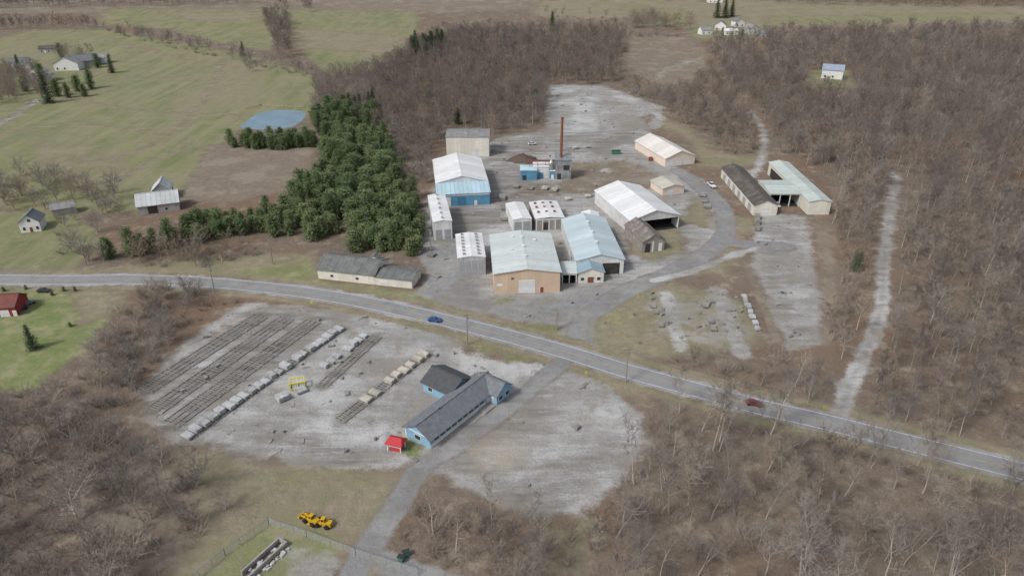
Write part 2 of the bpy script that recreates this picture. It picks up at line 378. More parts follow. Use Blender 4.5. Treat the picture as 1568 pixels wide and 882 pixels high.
weed=t.mix(hm,(.28,.23,.18),(.20,.165,.13)); weed=t.mix(t.math('MULTIPLY',hi,.5),weed,(.13,.11,.08)); weed=t.mix(t.mr(nL,.5,.6,0,.4),weed,(.34,.30,.23))
swp=t.noise(t.mapping(co,(.03,.22,1),(0,0,math.radians(38))),1.0,5,.65)
grav=t.mix(hl,(.43,.43,.425),(.31,.302,.285)); grav=t.mix(t.mr(swp,.40,.62,0,.6),grav,(.235,.228,.212)); grav=t.mix(t.mr(nM,.45,.7,0,.35),grav,(.52,.52,.51)); grav=t.mix(t.mr(nF,.48,.72,0,.45),grav,(.19,.18,.165)); grav=t.mix(t.mr(nE,.53,.65,0,.6),grav,(.19,.175,.15)); grav=t.mix(t.mr(nP,.51,.6,0,.55),grav,(.23,.2,.165)); grav=t.mix(t.mr(nP,.47,.38,0,.6),grav,(.56,.56,.56))
asph=t.mix(hm,(.28,.28,.28),(.225,.225,.23)); asph=t.mix(t.mr(nF,.5,.75,0,.4),asph,(.15,.15,.15)); asph=t.mix(t.mr(nL,.45,.65,0,.6),asph,(.36,.355,.34)); asph=t.mix(t.mr(nE,.54,.62,0,.5),asph,(.17,.16,.135)); asph=t.mix(t.mr(nP,.5,.58,0,.4),asph,(.18,.17,.155))
dirt=t.mix(hm,(.185,.165,.138),(.11,.10,.086)); dirt=t.mix(t.mr(nF,.45,.7,0,.6),dirt,(.28,.27,.25))
orng=t.mix(hm,(.40,.33,.235),(.36,.335,.29))
col=litter
for c,k in ((green,G),(dry,DRY),(lawn,LAWN),(weed,WEED),(grav,GRAV),(asph,ASPH),(dirt,DIRT),(orng,ORNG)):
    col=t.mix(edge(k,.4 if k in(ORNG,DIRT,DRY) else .2),col,c)
t.l(col,t.b.inputs['Base Color']); t.b.inputs['Roughness'].default_value=.95; t.b.inputs['Specular IOR Level'].default_value=.15
t.bump(t.math('ADD',nM,t.math('MULTIPLY',nF,.5)),.6,.5)
me.materials.append(gm)

# ------------------------------------------------------------------ roads
def ribbon(name,pts,off,wd,z,mat,parent=None):
    pts=[np.array(p) for p in pts]; V=[];F=[]; N=len(pts)
    for i in range(N):
        d=pts[min(i+1,N-1)]-pts[max(i-1,0)]; d/=np.linalg.norm(d); n=np.array([-d[1],d[0]])
        for s in (-1,1):
            q=pts[i]+n*(off+s*wd/2); V.append((q[0],q[1],z))
    for i in range(N-1): F.append((2*i+0,2*i+2,2*i+3,2*i+1))
    return mesh_obj(name,V,F,mat,parent)
road_px=[(-300,430),(-120,428),(0,428)]+road_c[1:-1]+[(1700,757),(1900,810)]
road=catmull(PL(road_px),10)
rm=bpy.data.materials.new('road_asphalt'); t=NT(rm); co=t.coord()
c=t.mix(t.mr(t.noise(co,.25,5),.35,.65),(.26,.265,.275),(.21,.215,.225)); c=t.mix(t.mr(t.noise(co,3,3),.4,.7,0,.4),c,(.33,.33,.33)); c=t.mix(t.mr(t.noise(co,.09,6,.8),.55,.6,0,.35),c,(.15,.15,.15))
t.l(c,t.b.inputs['Base Color']); t.b.inputs['Roughness'].default_value=.85
main=ribbon('road',road,0,7.8,.05,rm)
wl=M('worn_white_line',(.66,.66,.64),(.42,.42,.42),1.2); yl_=M('worn_yellow_line',(.5,.38,.10),(.3,.27,.15),.8)
for o in (-3.4,3.4): ribbon('edge_line',road,o,.28,.06,wl,main)
for o in (-.16,.16): ribbon('centre_line',road,o,.14,.06,yl_,main)

# ------------------------------------------------------------------ building materials
r_white=M('roof_white_metal',(.82,.83,.84),(.74,.75,.76),.3,.5,rib=2.4,ribax=1,ribdark=.85,streak=0,stain=(.6,.59,.56))
r_pale=M('roof_pale_metal',(.65,.71,.70),(.57,.64,.64),.3,.5,rib=1.8,ribax=1,ribdark=.8,streak=0,stain=(.5,.5,.47))
r_blue=M('roof_pale_blue',(.46,.58,.63),(.56,.65,.69),.25,.5,rib=2.0,ribax=1,ribdark=.85,streak=0,stain=(.47,.52,.54))
r_blue2=M('roof_mid_blue',(.28,.40,.47),(.33,.44,.50),.4,.5,rib=1.5,ribax=1)
r_green=M('roof_grey_green',(.50,.57,.54),(.56,.62,.58),.3,.5,rib=2.2,ribax=1,ribdark=.85,streak=0,stain=(.4,.43,.4))
r_brown=M('roof_dark_brown',(.075,.065,.058),(.12,.105,.09),.4,.7,rib=2.5,ribax=1,streak=0,stain=(.2,.18,.16))
r_rust=M('roof_rusty',(.2,.18,.16),(.15,.12,.1),.4,.8,rib=1.5,ribax=1,stain=(.35,.34,.33),streak=0)
r_grey=M('roof_shingle_grey',(.18,.195,.215),(.14,.15,.165),.9,.85,stain=(.22,.23,.24))
r_dgrey=M('roof_shingle_dark',(.09,.094,.102),(.07,.073,.078),.9,.85)
r_olive=M('roof_olive_grey',(.17,.18,.175),(.13,.135,.135),.3,.7,rib=3.2,ribax=0,ribdark=.7,stain=(.24,.24,.22))
r_mgrey=M('roof_mid_grey',(.28,.28,.28),(.22,.22,.23),.3,.7,rib=3,ribax=0,stain=(.35,.34,.32))
w_tan=M('wall_peach_metal',(.66,.50,.36),(.60,.46,.34),.3,.7,rib=1.2,ribax=0,ribdark=.93,stain=(.5,.4,.3))
w_cream=M('wall_cream',(.76,.73,.65),(.70,.67,.58),.3,.7,rib=2,ribax=0,ribdark=.92,stain=(.58,.55,.48))
w_white=M('wall_white_metal',(.70,.71,.70),(.62,.63,.63),.3,.7,rib=1.6,ribax=0,ribdark=.92,stain=(.46,.45,.42))
w_kiln=M('wall_kiln_grey',(.52,.53,.55),(.42,.43,.45),.3,.6,rib=2,ribax=0,ribdark=.7,stain=(.28,.26,.24))
w_blue=M('wall_bright_blue',(.11,.32,.48),(.09,.26,.40),.3,.6,rib=1.5,ribax=0,ribdark=.85)
w_hblue=M('siding_blue',(.26,.46,.62),(.23,.42,.57),.5,.7,rib=.4,ribax=2,ribdark=.85)
w_brown=M('wall_weathered',(.34,.31,.28),(.24,.21,.18),.4,.9,rib=.9,ribax=0,stain=(.46,.45,.42))
w_red=M('wall_barn_red',(.32,.05,.045),(.25,.04,.04),.5,.8)
w_peach=M('wall_pink_cream',(.70,.59,.51),(.66,.56,.46),.4,.8)
w_barn=M('wall_barn_grey',(.42,.41,.40),(.32,.31,.30),.4,.9,rib=.6,ribax=0)
doorred=M('door_red',(.3,.06,.05)); doorw=M('door_white',(.74,.74,.73),(.66,.66,.66),.5,rib=.6,ribax=2,ribdark=.85)
doorg=M('door_grey',(.38,.39,.41),(.33,.34,.36),.5,rib=.6,ribax=2)
steel=M('galvanised_steel',(.45,.46,.47),(.35,.36,.37),.8,.45,.6); rust=M('rusty_steel',(.25,.10,.06),(.17,.075,.05),.7,.8)
A_,W_,D_,R_=from_px((757,450),(857,447),(750,360),8.2)
e=building('warehouse',A_,W_,D_,R_,8.0,9.6,'y',w_tan,r_pale,feats=[('f',8.7,14.6,0,5.2,doorw,'roll_door'),('f',16.4,17.6,0,2.3,doorred,'door_red'),('f',1,3,3,4,trimw,'wall_panel'),('f',6,7,5.6,6.2,glass,'louver')])
vents(e,[(W_/2,D_*.3,9.6),(W_/2,D_*.55,9.6),(W_/2,D_*.8,9.6),(W_*.3,D_*.5,9.0),(W_*.7,D_*.75,8.9),(W_*.35,D_*.85,9.1)],trimw,.45)
A_,W_,D_,R_=from_px((702,423),(744,421),(698,359),7.5)
e=building('drying_kiln',A_,W_,D_,R_,7.4,8.0,'y',w_kiln,r_white,over=.15,feats=[('f',.5+i*2.35,.5+i*2.35+2.0,.2,6.3,doorg,'kiln_door') for i in range(4)])
vents(e,[(x,y,7.7) for x in (2.4,W_-2.4) for y in np.linspace(2,D_-2,7)],steel,.4)
A_,W_,D_,R_=from_px((665,368),(693,366),(657,300),8)
e=building('drying_kiln',A_,W_,D_,R_,8,8.6,'y',w_white,r_white,over=.2,feats=[('f',.8,3.4,.1,4.5,doorg,'kiln_door'),('f',4.4,7,.1,4.5,doorg,'kiln_door')])
vents(e,[(W_/2,y,8.6) for y in np.linspace(2,D_-2,6)],steel,.35)
A_,W_,D_,R_=from_px((671,317),(750,313),(662,243),9)
e=building('workshop_building',A_,W_,9,R_,6,8.0,'shed',w_blue,M('roof_sky_blue',(.47,.64,.72),(.42,.58,.66),.3,.5,rib=2,ribax=0),feats=[('f',2,6,0,4.4,doorw,'roll_door'),('f',9,13,0,4.4,M('door_blue',(.07,.2,.32)),'roll_door'),('f',.0,W_,4.9,5.6,trimw,'fascia'),('f',17,18,0,2.2,doorw,'door')])
n=(-math.sin(R_)*9.6,math.cos(R_)*9.6)
e2=building('workshop_hall',(A_[0]+n[0],A_[1]+n[1]),W_,D_-9.6,R_,8.2,11.2,'y',w_white,r_white)
A_,W_,D_,R_=from_px((684,240),(749,240),(681,198),11)
e=building('storage_building',A_,W_,D_,R_,11,12.2,'x',w_cream,r_mgrey,over=.3,feats=[('f',W_*.6,W_*.6+4,0,4.5,doorw,'roll_door')])
A_,W_,D_,R_=from_px((786,356),(814,354),(783,311),5.8)
e=building('drying_shed',A_,W_,D_,R_,5.6,6.2,'y',w_white,r_white,over=.1,feats=[('f',.5,3.6,.1,4.6,doorg,'kiln_door'),('f',4.3,W_-.5,.1,4.6,doorg,'kiln_door')])
A_,W_,D_,R_=from_px((820,353),(863,351),(816,310),5.4)
e=building('boiler_shed',A_,W_,D_,R_,5.3,5.9,'y',w_brown,r_white,over=.3,feats=[('f',.2+i*2.7,.6+i*2.7,0,5.2,trimw,'column') for i in range(5)]+[('f',3.2,5.4,0,3.5,shade_in,'opening'),('f',.05,W_-.05,4.6,5.1,trimw,'fascia')])  # opening is a dark panel on the wall, its shade painted
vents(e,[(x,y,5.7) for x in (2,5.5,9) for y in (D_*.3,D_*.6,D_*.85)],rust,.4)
e=building('planing_mill',(23.9,236),18,40,math.radians(4),6,8.4,'y',w_white,r_blue,feats=[('f',10,16.5,0,4.6,shade_in,'painted_bay'),('l',3,5,1.5,3,glass,'window'),('l',9,11,1.5,3,glass,'window'),('l',15,19,0,4,doorw,'roll_door')])  # front bay: dark panel painted as a shaded interior
vents(e,[(9,y,8.4) for y in (10,20,30)],trimw,.5)
e=building('mill_office',(24.2,229.5),9.5,6.3,math.radians(4),4.2,6,'y',w_cream,r_blue2,feats=[('f',3.5,5.8,0,2.4,rust,'door_brown'),('f',1,2.2,1,2.2,glass,'window'),('f',7,8.3,1,2.2,glass,'window')])
e=building('open_canopy',(18.3,229.3),5.4,9,0,4,4.4,'shed',w_white,r_pale,openings='flr',over=.2)
e=building('white_annex',(30,277),7,7,0,6,7,'y',w_white,r_white,over=.2)
e=building('open_lumber_shed',(49.8,274),22.8,38,math.radians(17),6.2,9.6,'y',w_white,r_white,openings='f',posts=False,feats=[('r',6,12,0,4,shade_in,'painted_side_opening'),('r',20,26,0,4,shade_in,'painted_side_opening')])  # side openings: dark panels painted as interior shade
e=building('weathered_shed',(52.0,255.5),9.5,18,math.radians(15),4.8,7.4,'y',w_brown,r_rust,feats=[('f',1.2,3.4,0,3.8,shade_in,'opening'),('f',4.2,4.8,0,4.6,trimw,'post'),('f',7,8.5,0,3.5,trimw,'panel')])  # opening: near-black panel for the shade within
A_,W_,D_,R_=from_px((1014,300),(1047,296),(1003,276),3.6)
e=building('peach_garage',A_,W_,D_,R_,3.6,5.0,'y',w_peach,M('roof_tan',(.55,.53,.46),(.5,.48,.42),.4,rib=2,ribax=1,ribdark=.9),feats=[('f',3,6,0,2.8,doorw,'roll_door')])
A_,W_,D_,R_=from_px((1018,256),(1063,251),(1005,213),4.5)
e=building('maintenance_garage',A_,W_,D_,R_,4.6,8.0,'y',w_peach,M('roof_cream',(.74,.70,.66),(.68,.64,.60),.4,rib=2.5,ribax=1,ribdark=.9),feats=[('f',1+i*5.2,5+i*5.2,0,3.8,doorw,'garage_door') for i in range(3)])
e=building('long_storage_shed',(108.3,295),10.6,52,math.radians(1),5,7.2,'y',w_cream,r_brown,feats=[('f',3.5,7,0,3.6,doorw,'roll_door')]+[('l',4+i*8,8+i*8,0,3.4,doorg,'side_door') for i in range(6)])
e=building('equipment_shed',(133,296),9.8,56,0,6.2,7.2,'y',w_cream,r_green,feats=[('l',30,52,0,4.6,shade_in,'painted_bay')],over=.4)  # bay on the left wall is a panel of painted shade
e=building('equipment_shed_wing',(118.8,306),14.0,18,0,6.2,6.9,'x',w_cream,r_green,openings='f',over=.4)
q13=math.radians(-12.7); c_,s_=math.cos(q13),math.sin(q13)
e=building('roadside_office',(-72,233.2),22.5,14,q13,3.9,6.6,'x',w_cream,r_olive,feats=[('f',5,6.2,1.3,2.2,glass,'window'),('f',15,16.2,1.3,2.2,glass,'window'),('l',5,6,0,2.2,doorw,'door')])
e=building('roadside_workshop',(-72+22.6*c_,233.2+22.6*s_),14.2,9.5,q13,3.4,4.4,'x',w_cream,r_olive,feats=[('f',2,5,0,2.6,doorw,'roll_door'),('r',3,6,0,2.6,doorw,'roll_door')])
e=building('roof_monitor',(-72+17*c_-9*s_,233.2+17*s_+9*c_),3.2,3.2,q13,6,6.8,'y',w_cream,r_olive,over=.2)
hr=math.radians(-36.5)
def hl_(x,y): return (-27.6+x*math.cos(hr)-y*math.sin(hr),143.9+x*math.sin(hr)+y*math.cos(hr))
e=building('blue_office_house',hl_(0,0),8.6,28.5,hr,3.2,5.6,'y',w_hblue,r_grey,over=.7,
  feats=[('r',1.5+i*2.3,3.3+i*2.3,1.5,2.5,glass,'window') for i in range(9)]+[('r',0,22.5,.05,1.1,trimw,'white_skirt'),('r',23.2,24.3,0,2.2,doorw,'door'),('f',3.4,5.2,1,2.3,glass,'window'),('f',0,8.6,2.95,3.2,trimw,'trim'),('f',0,.3,0,2.9,trimw,'corner_trim'),('l',3,5,1,2.3,glass,'window')])
vents(e,[(4.3,8,5.6)],steel,.3)
box('porch_deck',8.7,11.2,19,23.5,0,.35,conc,e)
e=building('blue_house_gable',hl_(3,24.2),8.2,6.6,hr,3.3,5.5,'x',w_hblue,r_grey,over=.5,feats=[('r',1,2.5,1,2.2,glass,'window'),('r',4,5.5,1,2.2,glass,'window'),('f',5.8,7,0,2.2,doorw,'door')])
e=building('blue_house_wing',hl_(-9.8,17.2),10.2,9.5,hr,3.2,5.6,'x',w_hblue,r_dgrey,over=.6,feats=[('l',3,5,1,2.2,glass,'window'),('f',2,3.5,1,2.2,glass,'window')])
A_,W_,D_,R_=from_px((213,330),(276,322),(208,312),4)
r_lm=M('roof_light_metal',(.58,.60,.61),(.48,.50,.51),.3,rib=2,ribax=0)
building('grey_barn',A_,W_,11,R_,4.2,8.0,'x',w_barn,r_lm,feats=[('f',4,8,0,3.4,shade_in,'painted_barn_opening'),('f',11,12.2,1,2.2,glass,'window')])  # barn opening: solid dark panel, shade put into its colour
building('barn_gable',P(236,308),8,9,.3,5,8.5,'y',w_barn,r_lm)
A_,W_,D_,R_=from_px((33,357),(64,354),(28,330),5)
building('white_farmhouse',A_,W_,8,R_,4.6,7.6,'y',white,r_grey,feats=[('f',1,2,1,2.4,glass,'window'),('f',3.5,4.6,0,2.2,doorred,'door'),('f',6,7,1,2.4,glass,'window'),('f',3.5,4.7,4.6,5.9,glass,'window')])
building('farm_outbuilding',P(82,332),9,6,.5,3.2,5,'x',w_barn,r_mgrey)
for (u,v,W,D,rt,ze,zr,rd,wm,rf,nm) in [
 (84,109,20,12,.1,6,11,'y',white,r_mgrey,'farmhouse'),(112,104,20,12,.5,5,9.5,'x',w_barn,r_grey,'farm_barn'),(136,98,16,9,.1,5,8,'x',white,r_mgrey,'farm_garage'),
 (45,124,18,11,-.5,6,9.5,'y',white,r_mgrey,'country_house'),(18,106,14,10,.4,5,8,'x',white,r_grey,'country_house'),(60,82,16,9,.2,4,6,'x',w_barn,r_brown,'farm_shed'),
 (1257,120,16,11,-.4,7,10.5,'x',white,M('roof_blue_grey',(.3,.36,.45),(.25,.3,.38)),'country_house'),
 (1074,54,13,10,.2,5,8,'x',white,r_mgrey,'farm_barn'),(1094,47,12,10,-.3,6,10,'y',white,r_grey,'farmhouse'),(1110,54,15,9,.1,4,6,'x',white,r_white,'farm_shed'),(1126,42,12,10,.3,6,9,'y',white,r_grey,'country_house'),(1146,54,14,12,.4,6,10,'y',white,r_mgrey,'country_house'),(1164,58,12,9,-.2,4,7,'x',w_barn,r_grey,'farm_garage'),
 (1085,5,20,12,0,6,9,'x',white,r_mgrey,'country_house')]:
    fs=[('f',2,3.4,1,2.6,glass,'window'),('f',5,6.2,0,2.3,doorw,'door'),('f',8,9.4,1,2.6,glass,'window')]
    building(nm,P(u,v),W,D,rt,ze,zr,rd,wm,rf,feats=fs if W>11 else fs[:2])
A_,W_,D_,R_=from_px((-8,486),(26,484),(0,460),4)
building('red_barn',A_,W_,9,R_,3.6,6.2,'x',w_red,M('roof_red_brown',(.2,.07,.06),(.15,.06,.05)),feats=[('f',2,5,0,2.6,doorw,'garage_door'),('f',6.2,7.2,0,2.1,doorw,'door')])
k=empty('red_canopy_shelter',*P(604,692),rot=-.3)
v,f=merge([boxvf(x-.1,x+.1,y-.1,y+.1,0,2.6) for x in (-1.8,1.8) for y in (0,2.6)]); mesh_obj('posts',v,f,trimw,k)
redp=M('red_canopy',(.50,.05,.06),(.44,.05,.05)); mesh_obj('roof',[(-2.4,-.6,2.5),(2.4,-.6,2.5),(2.4,3.2,2.5),(-2.4,3.2,2.5),(-1.6,1.3,3.7),(1.6,1.3,3.7)],[(0,1,5,4),(1,2,5),(2,3,4,5),(3,0,4),(0,3,2,1)],redp,k)
box('cabin',-1.5,1.5,.3,2.3,.05,1.4,redp,k); box('counter',-1.6,1.6,.1,2.4,1.4,1.5,trimw,k)
# boiler plant
st=empty('smokestack',*P(858,272)); v,f=cylvf(0,0,0,31,.75,.6,14); mesh_obj('stack',v,f,rust,st)
v,f=cylvf(0,0,30.4,31.1,.75,.75,14); mesh_obj('rim',v,f,rust,st); v,f=merge([boxvf(-1.6,1.6,-1.6,1.6,0,2.0)]); mesh_obj('base',v,f,conc,st)
bt=building('boiler_house',P(850,275),8,7,0,10,11.5,'shed',M('wall_boiler_grey',(.33,.35,.37),(.22,.23,.25),.4,rib=1,ribax=0,stain=(.16,.14,.12)),steel,over=.3,feats=[('f',1,3,0,3,shade_in,'opening'),('f',4,7,5,7.5,shade_in,'louver')])  # opening and louver: panels in the painted interior shade
v,f=merge([cylvf(-2,3,0,8,1.6,1.6,14),cylvf(-2,3,8,9.6,1.6,.2,14)]); mesh_obj('cyclone_hopper',v,f,steel,bt)
v,f=merge([boxvf(-14,0,2.6,3.6,8.4,9.2)]+[boxvf(x-.1,x+.1,2.8,3.0,0,8.4) for x in (-13,-9,-5)]); mesh_obj('conveyor',v,f,rust,bt)
building('blue_fuel_shed',P(797,276),8.2,6,0,5,5.6,'shed',w_blue,M('roof_pale_aqua',(.5,.66,.72)),over=.3,feats=[('f',1,3,0,2.5,shade_in,'opening')])  # opening is a panel coloured as interior shade
building('white_fuel_shed',P(817,273),9.2,6,0,6,6.6,'shed',w_white,r_white,over=.3,feats=[('f',2,5,0,3,w_blue,'blue_door')])
building('blue_pump_house',P(842,274),3,4,0,4,4.4,'shed',w_blue,r_white,over=.1,feats=[('f',.8,1.8,0,2,trimw,'door')])
def pile(name,px,rx,ry,h,mat,seed):
    r=np.random.default_rng(seed); V=[];F=[];n=20;m=8; x0,y0=P(*px)
    for j in range(m+1):
        for i in range(n):
            a=2*math.pi*i/n; q=1-j/m; hh=h*(1-q**1.6)*(1+.15*r.normal()) if j else -.1
            V.append((x0+rx*q*math.cos(a)*(1+.12*r.normal()),y0+ry*q*math.sin(a)*(1+.12*r.normal()),max(hh,-.1)))
    for j in range(m):
        for i in range(n): F.append((j*n+i,j*n+(i+1)%n,(j+1)*n+(i+1)%n,(j+1)*n+i))
    mesh_obj(name,V,F,mat,smooth=True)
barkm=M('bark_mulch',(.14,.10,.085),(.09,.065,.055),.8,.95)
pile('bark_pile',(800,246),9,6,3.2,barkm,1); pile('bark_pile',(832,262),5,3,2,barkm,2); pile('gravel_pile',(930,262),4,3,1.3,conc,3)
skg=M('skip_green',(.06,.2,.13),(.05,.15,.1))
for (u,v,r_) in ((943,236,.1),(615,858,-.5),(622,850,.4)):
    k=empty('waste_skip',*P(u,v),rot=r_)
    L,Wd,H=(5,2.2,2) if v<300 else (1.6,1.1,1.2)
    mesh_obj('body',[(-L/2+.4,-Wd/2,.1),(L/2-.4,-Wd/2,.1),(L/2-.4,Wd/2,.1),(-L/2+.4,Wd/2,.1),(-L/2,-Wd/2,H),(L/2,-Wd/2,H),(L/2,Wd/2,H),(-L/2,Wd/2,H)],[(0,3,2,1),(0,1,5,4),(1,2,6,5),(2,3,7,6),(3,0,4,7)],skg,k)
    box('lid',-L/2,L/2,-Wd/2,Wd/2,H+.005,H+.12,M('lid_dark',(.04,.05,.05)),k)

# ------------------------------------------------------------------ vehicles
tyre=M('tyre',(.03,.03,.03),(.02,.02,.02))
def car(name,xy,rot,col,truck=False,s=1.0):
    e=empty(name,xy[0],xy[1],rot,z=.06 if HZ(*xy)<.1 else None); e.scale=(s,s,s)
    paint=M('car_paint_'+'_'.join(str(int(c*100)) for c in col),col,tuple(c*.9 for c in col),.5,.35,spec=.5)
    prof=[(-2.25,.35),(-2.3,.75),(-2.15,.98),(-1.5,1.02),(-1.0,1.02),(.95,1.0),(1.9,.9),(2.25,.72),(2.28,.35)]
    if truck: prof=[(-2.9,.5),(-2.9,1.15),(-.7,1.15),(1.3,1.15),(2.5,1.05),(2.7,.8),(2.7,.45)]
    n=len(prof); V=[(x,-.88,z) for x,z in prof]+[(x,.88,z) for x,z in prof]
    F=[tuple(range(n)),tuple(range(2*n-1,n-1,-1))]+[((i+1)%n,i,n+i,n+(i+1)%n) for i in range(n)]
    o=mesh_obj('body',V,F,paint,e); b=o.modifiers.new('bev','BEVEL'); b.width=.07; b.segments=2
    cb=[(-1.75,1.0,-1.2,1.45),(1.0,1.0,.25,1.45)] if not truck else [(-.7,1.13,-.5,1.8),(1.4,1.13,.7,1.8)]
    (x0,z0,x0t,z1),(x1,_,x1t,_2)=cb
    V=[(x0,-.8,z0),(x1,-.8,z0),(x1,.8,z0),(x0,.8,z0),(x0t,-.65,z1),(x1t,-.65,z1),(x1t,.65,z1),(x0t,.65,z1)]
    mesh_obj('windows',V,[(0,1,5,4),(1,2,6,5),(2,3,7,6),(3,0,4,7)],glass,e)
    box('roof_panel',x0t-.02,x1t+.02,-.67,.67,z1,z1+.06,paint,e)
    v,f=merge([cylvf(x,.36,y-.12,y+.12,.36,.36,14,'y') for x in ((-1.4,1.4) if not truck else (-1.8,1.75)) for y in (-.8,.8)])
    mesh_obj('wheels',v,f,tyre,e); return e
car('moving_car',P(666,492),math.radians(-11),(.03,.09,.3))
car('moving_car',P(1154,620),math.radians(-17),(.2,.03,.03))
car('pickup_truck',P(1089,286),math.radians(100),(.7,.7,.7),True,1.2)
car('pickup_truck',P(1189,316),math.radians(90),(.7,.7,.72),True)
car('parked_car',P(68,447),0,(.05,.05,.06)); car('parked_car',P(44,466),.9,(.2,.22,.25)); car('parked_car',P(32,475),.9,(.04,.04,.05))
car('parked_car',P(815,222),.1,(.6,.6,.6),s=1.1); car('parked_car',P(996,245),1.4,(.3,.03,.03),s=1.1)
yel=M('machine_yellow',(.62,.38,.02),(.5,.3,.02),1,.5)
def loader(name,xy,rot):
    e=empty(name,xy[0],xy[1],rot); e.scale=(.8,.8,.8)
    v,f=merge([boxvf(-2.6,-.2,-.9,.9,.8,1.7),boxvf(.1,2.2,-.7,.7,.7,1.3),boxvf(-2.7,-2.61,-.9,.9,.6,1.2)]); mesh_obj('chassis',v,f,yel,e)
    v,f=merge([boxvf(-.9,.3,-.65,.65,1.71,1.8),boxvf(-.9,.3,-.65,.65,2.75,2.9)]+[boxvf(x-.06,x+.06,y-.06,y+.06,1.8,2.75) for x in (-.8,.2) for y in (-.58,.58)]); mesh_obj('cab_frame',v,f,yel,e)
    box('cab_glass',-.75,.15,-.55,.55,1.81,2.74,glass,e)
    mesh_obj('boom',*merge([([(1.2,y-.15,1.31),(1.2,y+.15,1.31),(1.5,y+.15,1.9),(1.5,y-.15,1.9),(3.6,y-.15,.8),(3.6,y+.15,.8),(3.6,y+.15,1.2),(3.6,y-.15,1.2)],[(0,1,5,4),(7,6,2,3),(0,4,7,3),(1,2,6,5),(4,5,6,7)]) for y in (-.5,.5)]),yel,e)
    mesh_obj('bucket',[(3.4,-1.2,.3),(3.4,1.2,.3),(4.5,1.2,.3),(4.5,-1.2,.3),(3.4,-1.2,1.3),(3.4,1.2,1.3)],[(0,1,2,3),(0,4,5,1),(0,3,4),(1,5,2)],yel,e)
    v,f=merge([cylvf(x,.7,y-.3,y+.3,.7,.7,16,'y') for x in (-1.6,1.4) for y in (-1.1,1.1)]); mesh_obj('wheels',v,f,tyre,e)
loader('wheel_loader',P(477,799),2.6); loader('wheel_loader',P(495,804),2.9)
k=empty('yellow_steel_frame',*P(456,592),rot=.3)
parts=[boxvf(x-.16,x+.16,y-.16,y+.16,0,2.3) for x in (-2,2) for y in (-1.3,1.3)]
for z in (.3,2.2):
    parts+= [boxvf(-2.15,2.15,y-.14,y+.14,z-.14,z+.14) for y in (-1.31,1.31)]+[boxvf(x-.13,x+.13,-1.15,1.15,z-.13,z+.13) for x in (-2.01,0,2.01)]
v,f=merge(parts); mesh_obj('frame',v,f,M('frame_yellow',(.68,.6,.12),(.55,.47,.08)),k)

# ------------------------------------------------------------------ lumber rows
wood_g=M('weathered_timber',(.34,.33,.315),(.2,.19,.178),.25,.9); wood_l=M('slab_grey',(.50,.51,.52),(.36,.37,.38),.4,.9,stain=(.26,.25,.23)); wood_t=M('timber_pale',(.56,.52,.45),(.40,.37,.32),.4,.9,stain=(.3,.28,.25))
bark_d=M('tie_dark',(.16,.15,.14),(.24,.23,.22),.5,.95)
for ri,(a,b) in enumerate(rows):
    A_=np.array(P(*a));B_=np.array(P(*b)); d=B_-A_; L=np.linalg.norm(d); rot=math.atan2(d[1],d[0])
    k=empty('timber_bunk_row',A_[0],A_[1],rot); parts=[]
    hw=3.3 if ri<3 else 2.1; x=0; gp=random.uniform(0,6)
    while x<L:
        j=random.uniform(-.5,.5); h2=hw*random.uniform(.7,1.05); dens=.93 if math.sin(x*.19+gp)+.6*math.sin(x*.53+gp*2)>-.75 else .35
        if random.random()<dens: parts.append(rotvf(boxvf(-.09,.09,-h2+j,h2+j,.22,.34),x,0,random.gauss(0,.03)))
        x+=.8*random.uniform(.8,1.35)
    v,f=merge(parts); mesh_obj('cross_bearers',v,f,wood_g,k)
    v,f=merge([boxvf(0,L,y-.12,y+.12,.0,.21) for y in np.linspace(-hw+.5,hw-.5,4 if ri<3 else 3)]); mesh_obj('rails',v,f,bark_d,k)
def stackrow(a,b,n,mat,skip=(),hmul=1,wmul=1,name='lumber_stack_row'):
    A_=np.array(P(*a));B_=np.array(P(*b)); d=B_-A_; L=np.linalg.norm(d); rot=math.atan2(d[1],d[0])
    k=empty(name,A_[0],A_[1],rot)
    for i in range(n):
        if i in skip: continue
        x=L*i/max(n-1,1)+random.uniform(-.2,.2); l=L/n*random.uniform(.64,.84) if n>2 else 3; h=random.uniform(.4,1.1)*hmul; wv=random.uniform(1.2,1.7)*wmul; parts=[];z=.4
        sh=random.uniform(-.3,.3); ro=random.gauss(0,.05)
        while z<.4+h:
            j=random.uniform(-.08,.08)
            parts.append(rotvf(boxvf(-l/2+j,l/2+j,-wv,wv,z,z+.26),x,sh,ro)); z+=.34
            parts+= [rotvf(boxvf(-l/2+.2+q*(l-.6)/2,-l/2+.35+q*(l-.6)/2,-wv+.03,wv-.03,z-.075,z-.005),x,sh,ro) for q in range(3)]
        v,f=merge(parts); mesh_obj('stack_%d'%i,v,f,mat,k)
stackrow((288,669),(518,506),23,wood_l,(14,)); stackrow((498,562),(557,517),8,wood_l,(3,)); stackrow((562,613),(648,545),9,wood_t,(2,))
stackrow((432,612),(462,600),2,wood_l); stackrow((1138,455),(1160,505),7,wood_l,(),.6,.6)
stackrow((870,306),(915,300),4,wood_t,(1,)); stackrow((770,305),(772,335),3,wood_g,(),1.2); stackrow((1075,300),(1082,318),3,wood_g,(),.8); stackrow((835,290),(850,292),2,wood_t); stackrow((790,288),(812,290),2,wood_g)
stackrow((640,388),(660,392),2,wood_g); stackrow((880,228),(900,226),2,wood_l); stackrow((1158,335),(1160,352),3,wood_g,(),2,.8,name='timber_rack')
stackrow((1000,470),(1010,500),4,wood_g,(2,),.5,.6); stackrow((1080,470),(1092,505),4,wood_g,(1,),.5,.6)
parts=[]
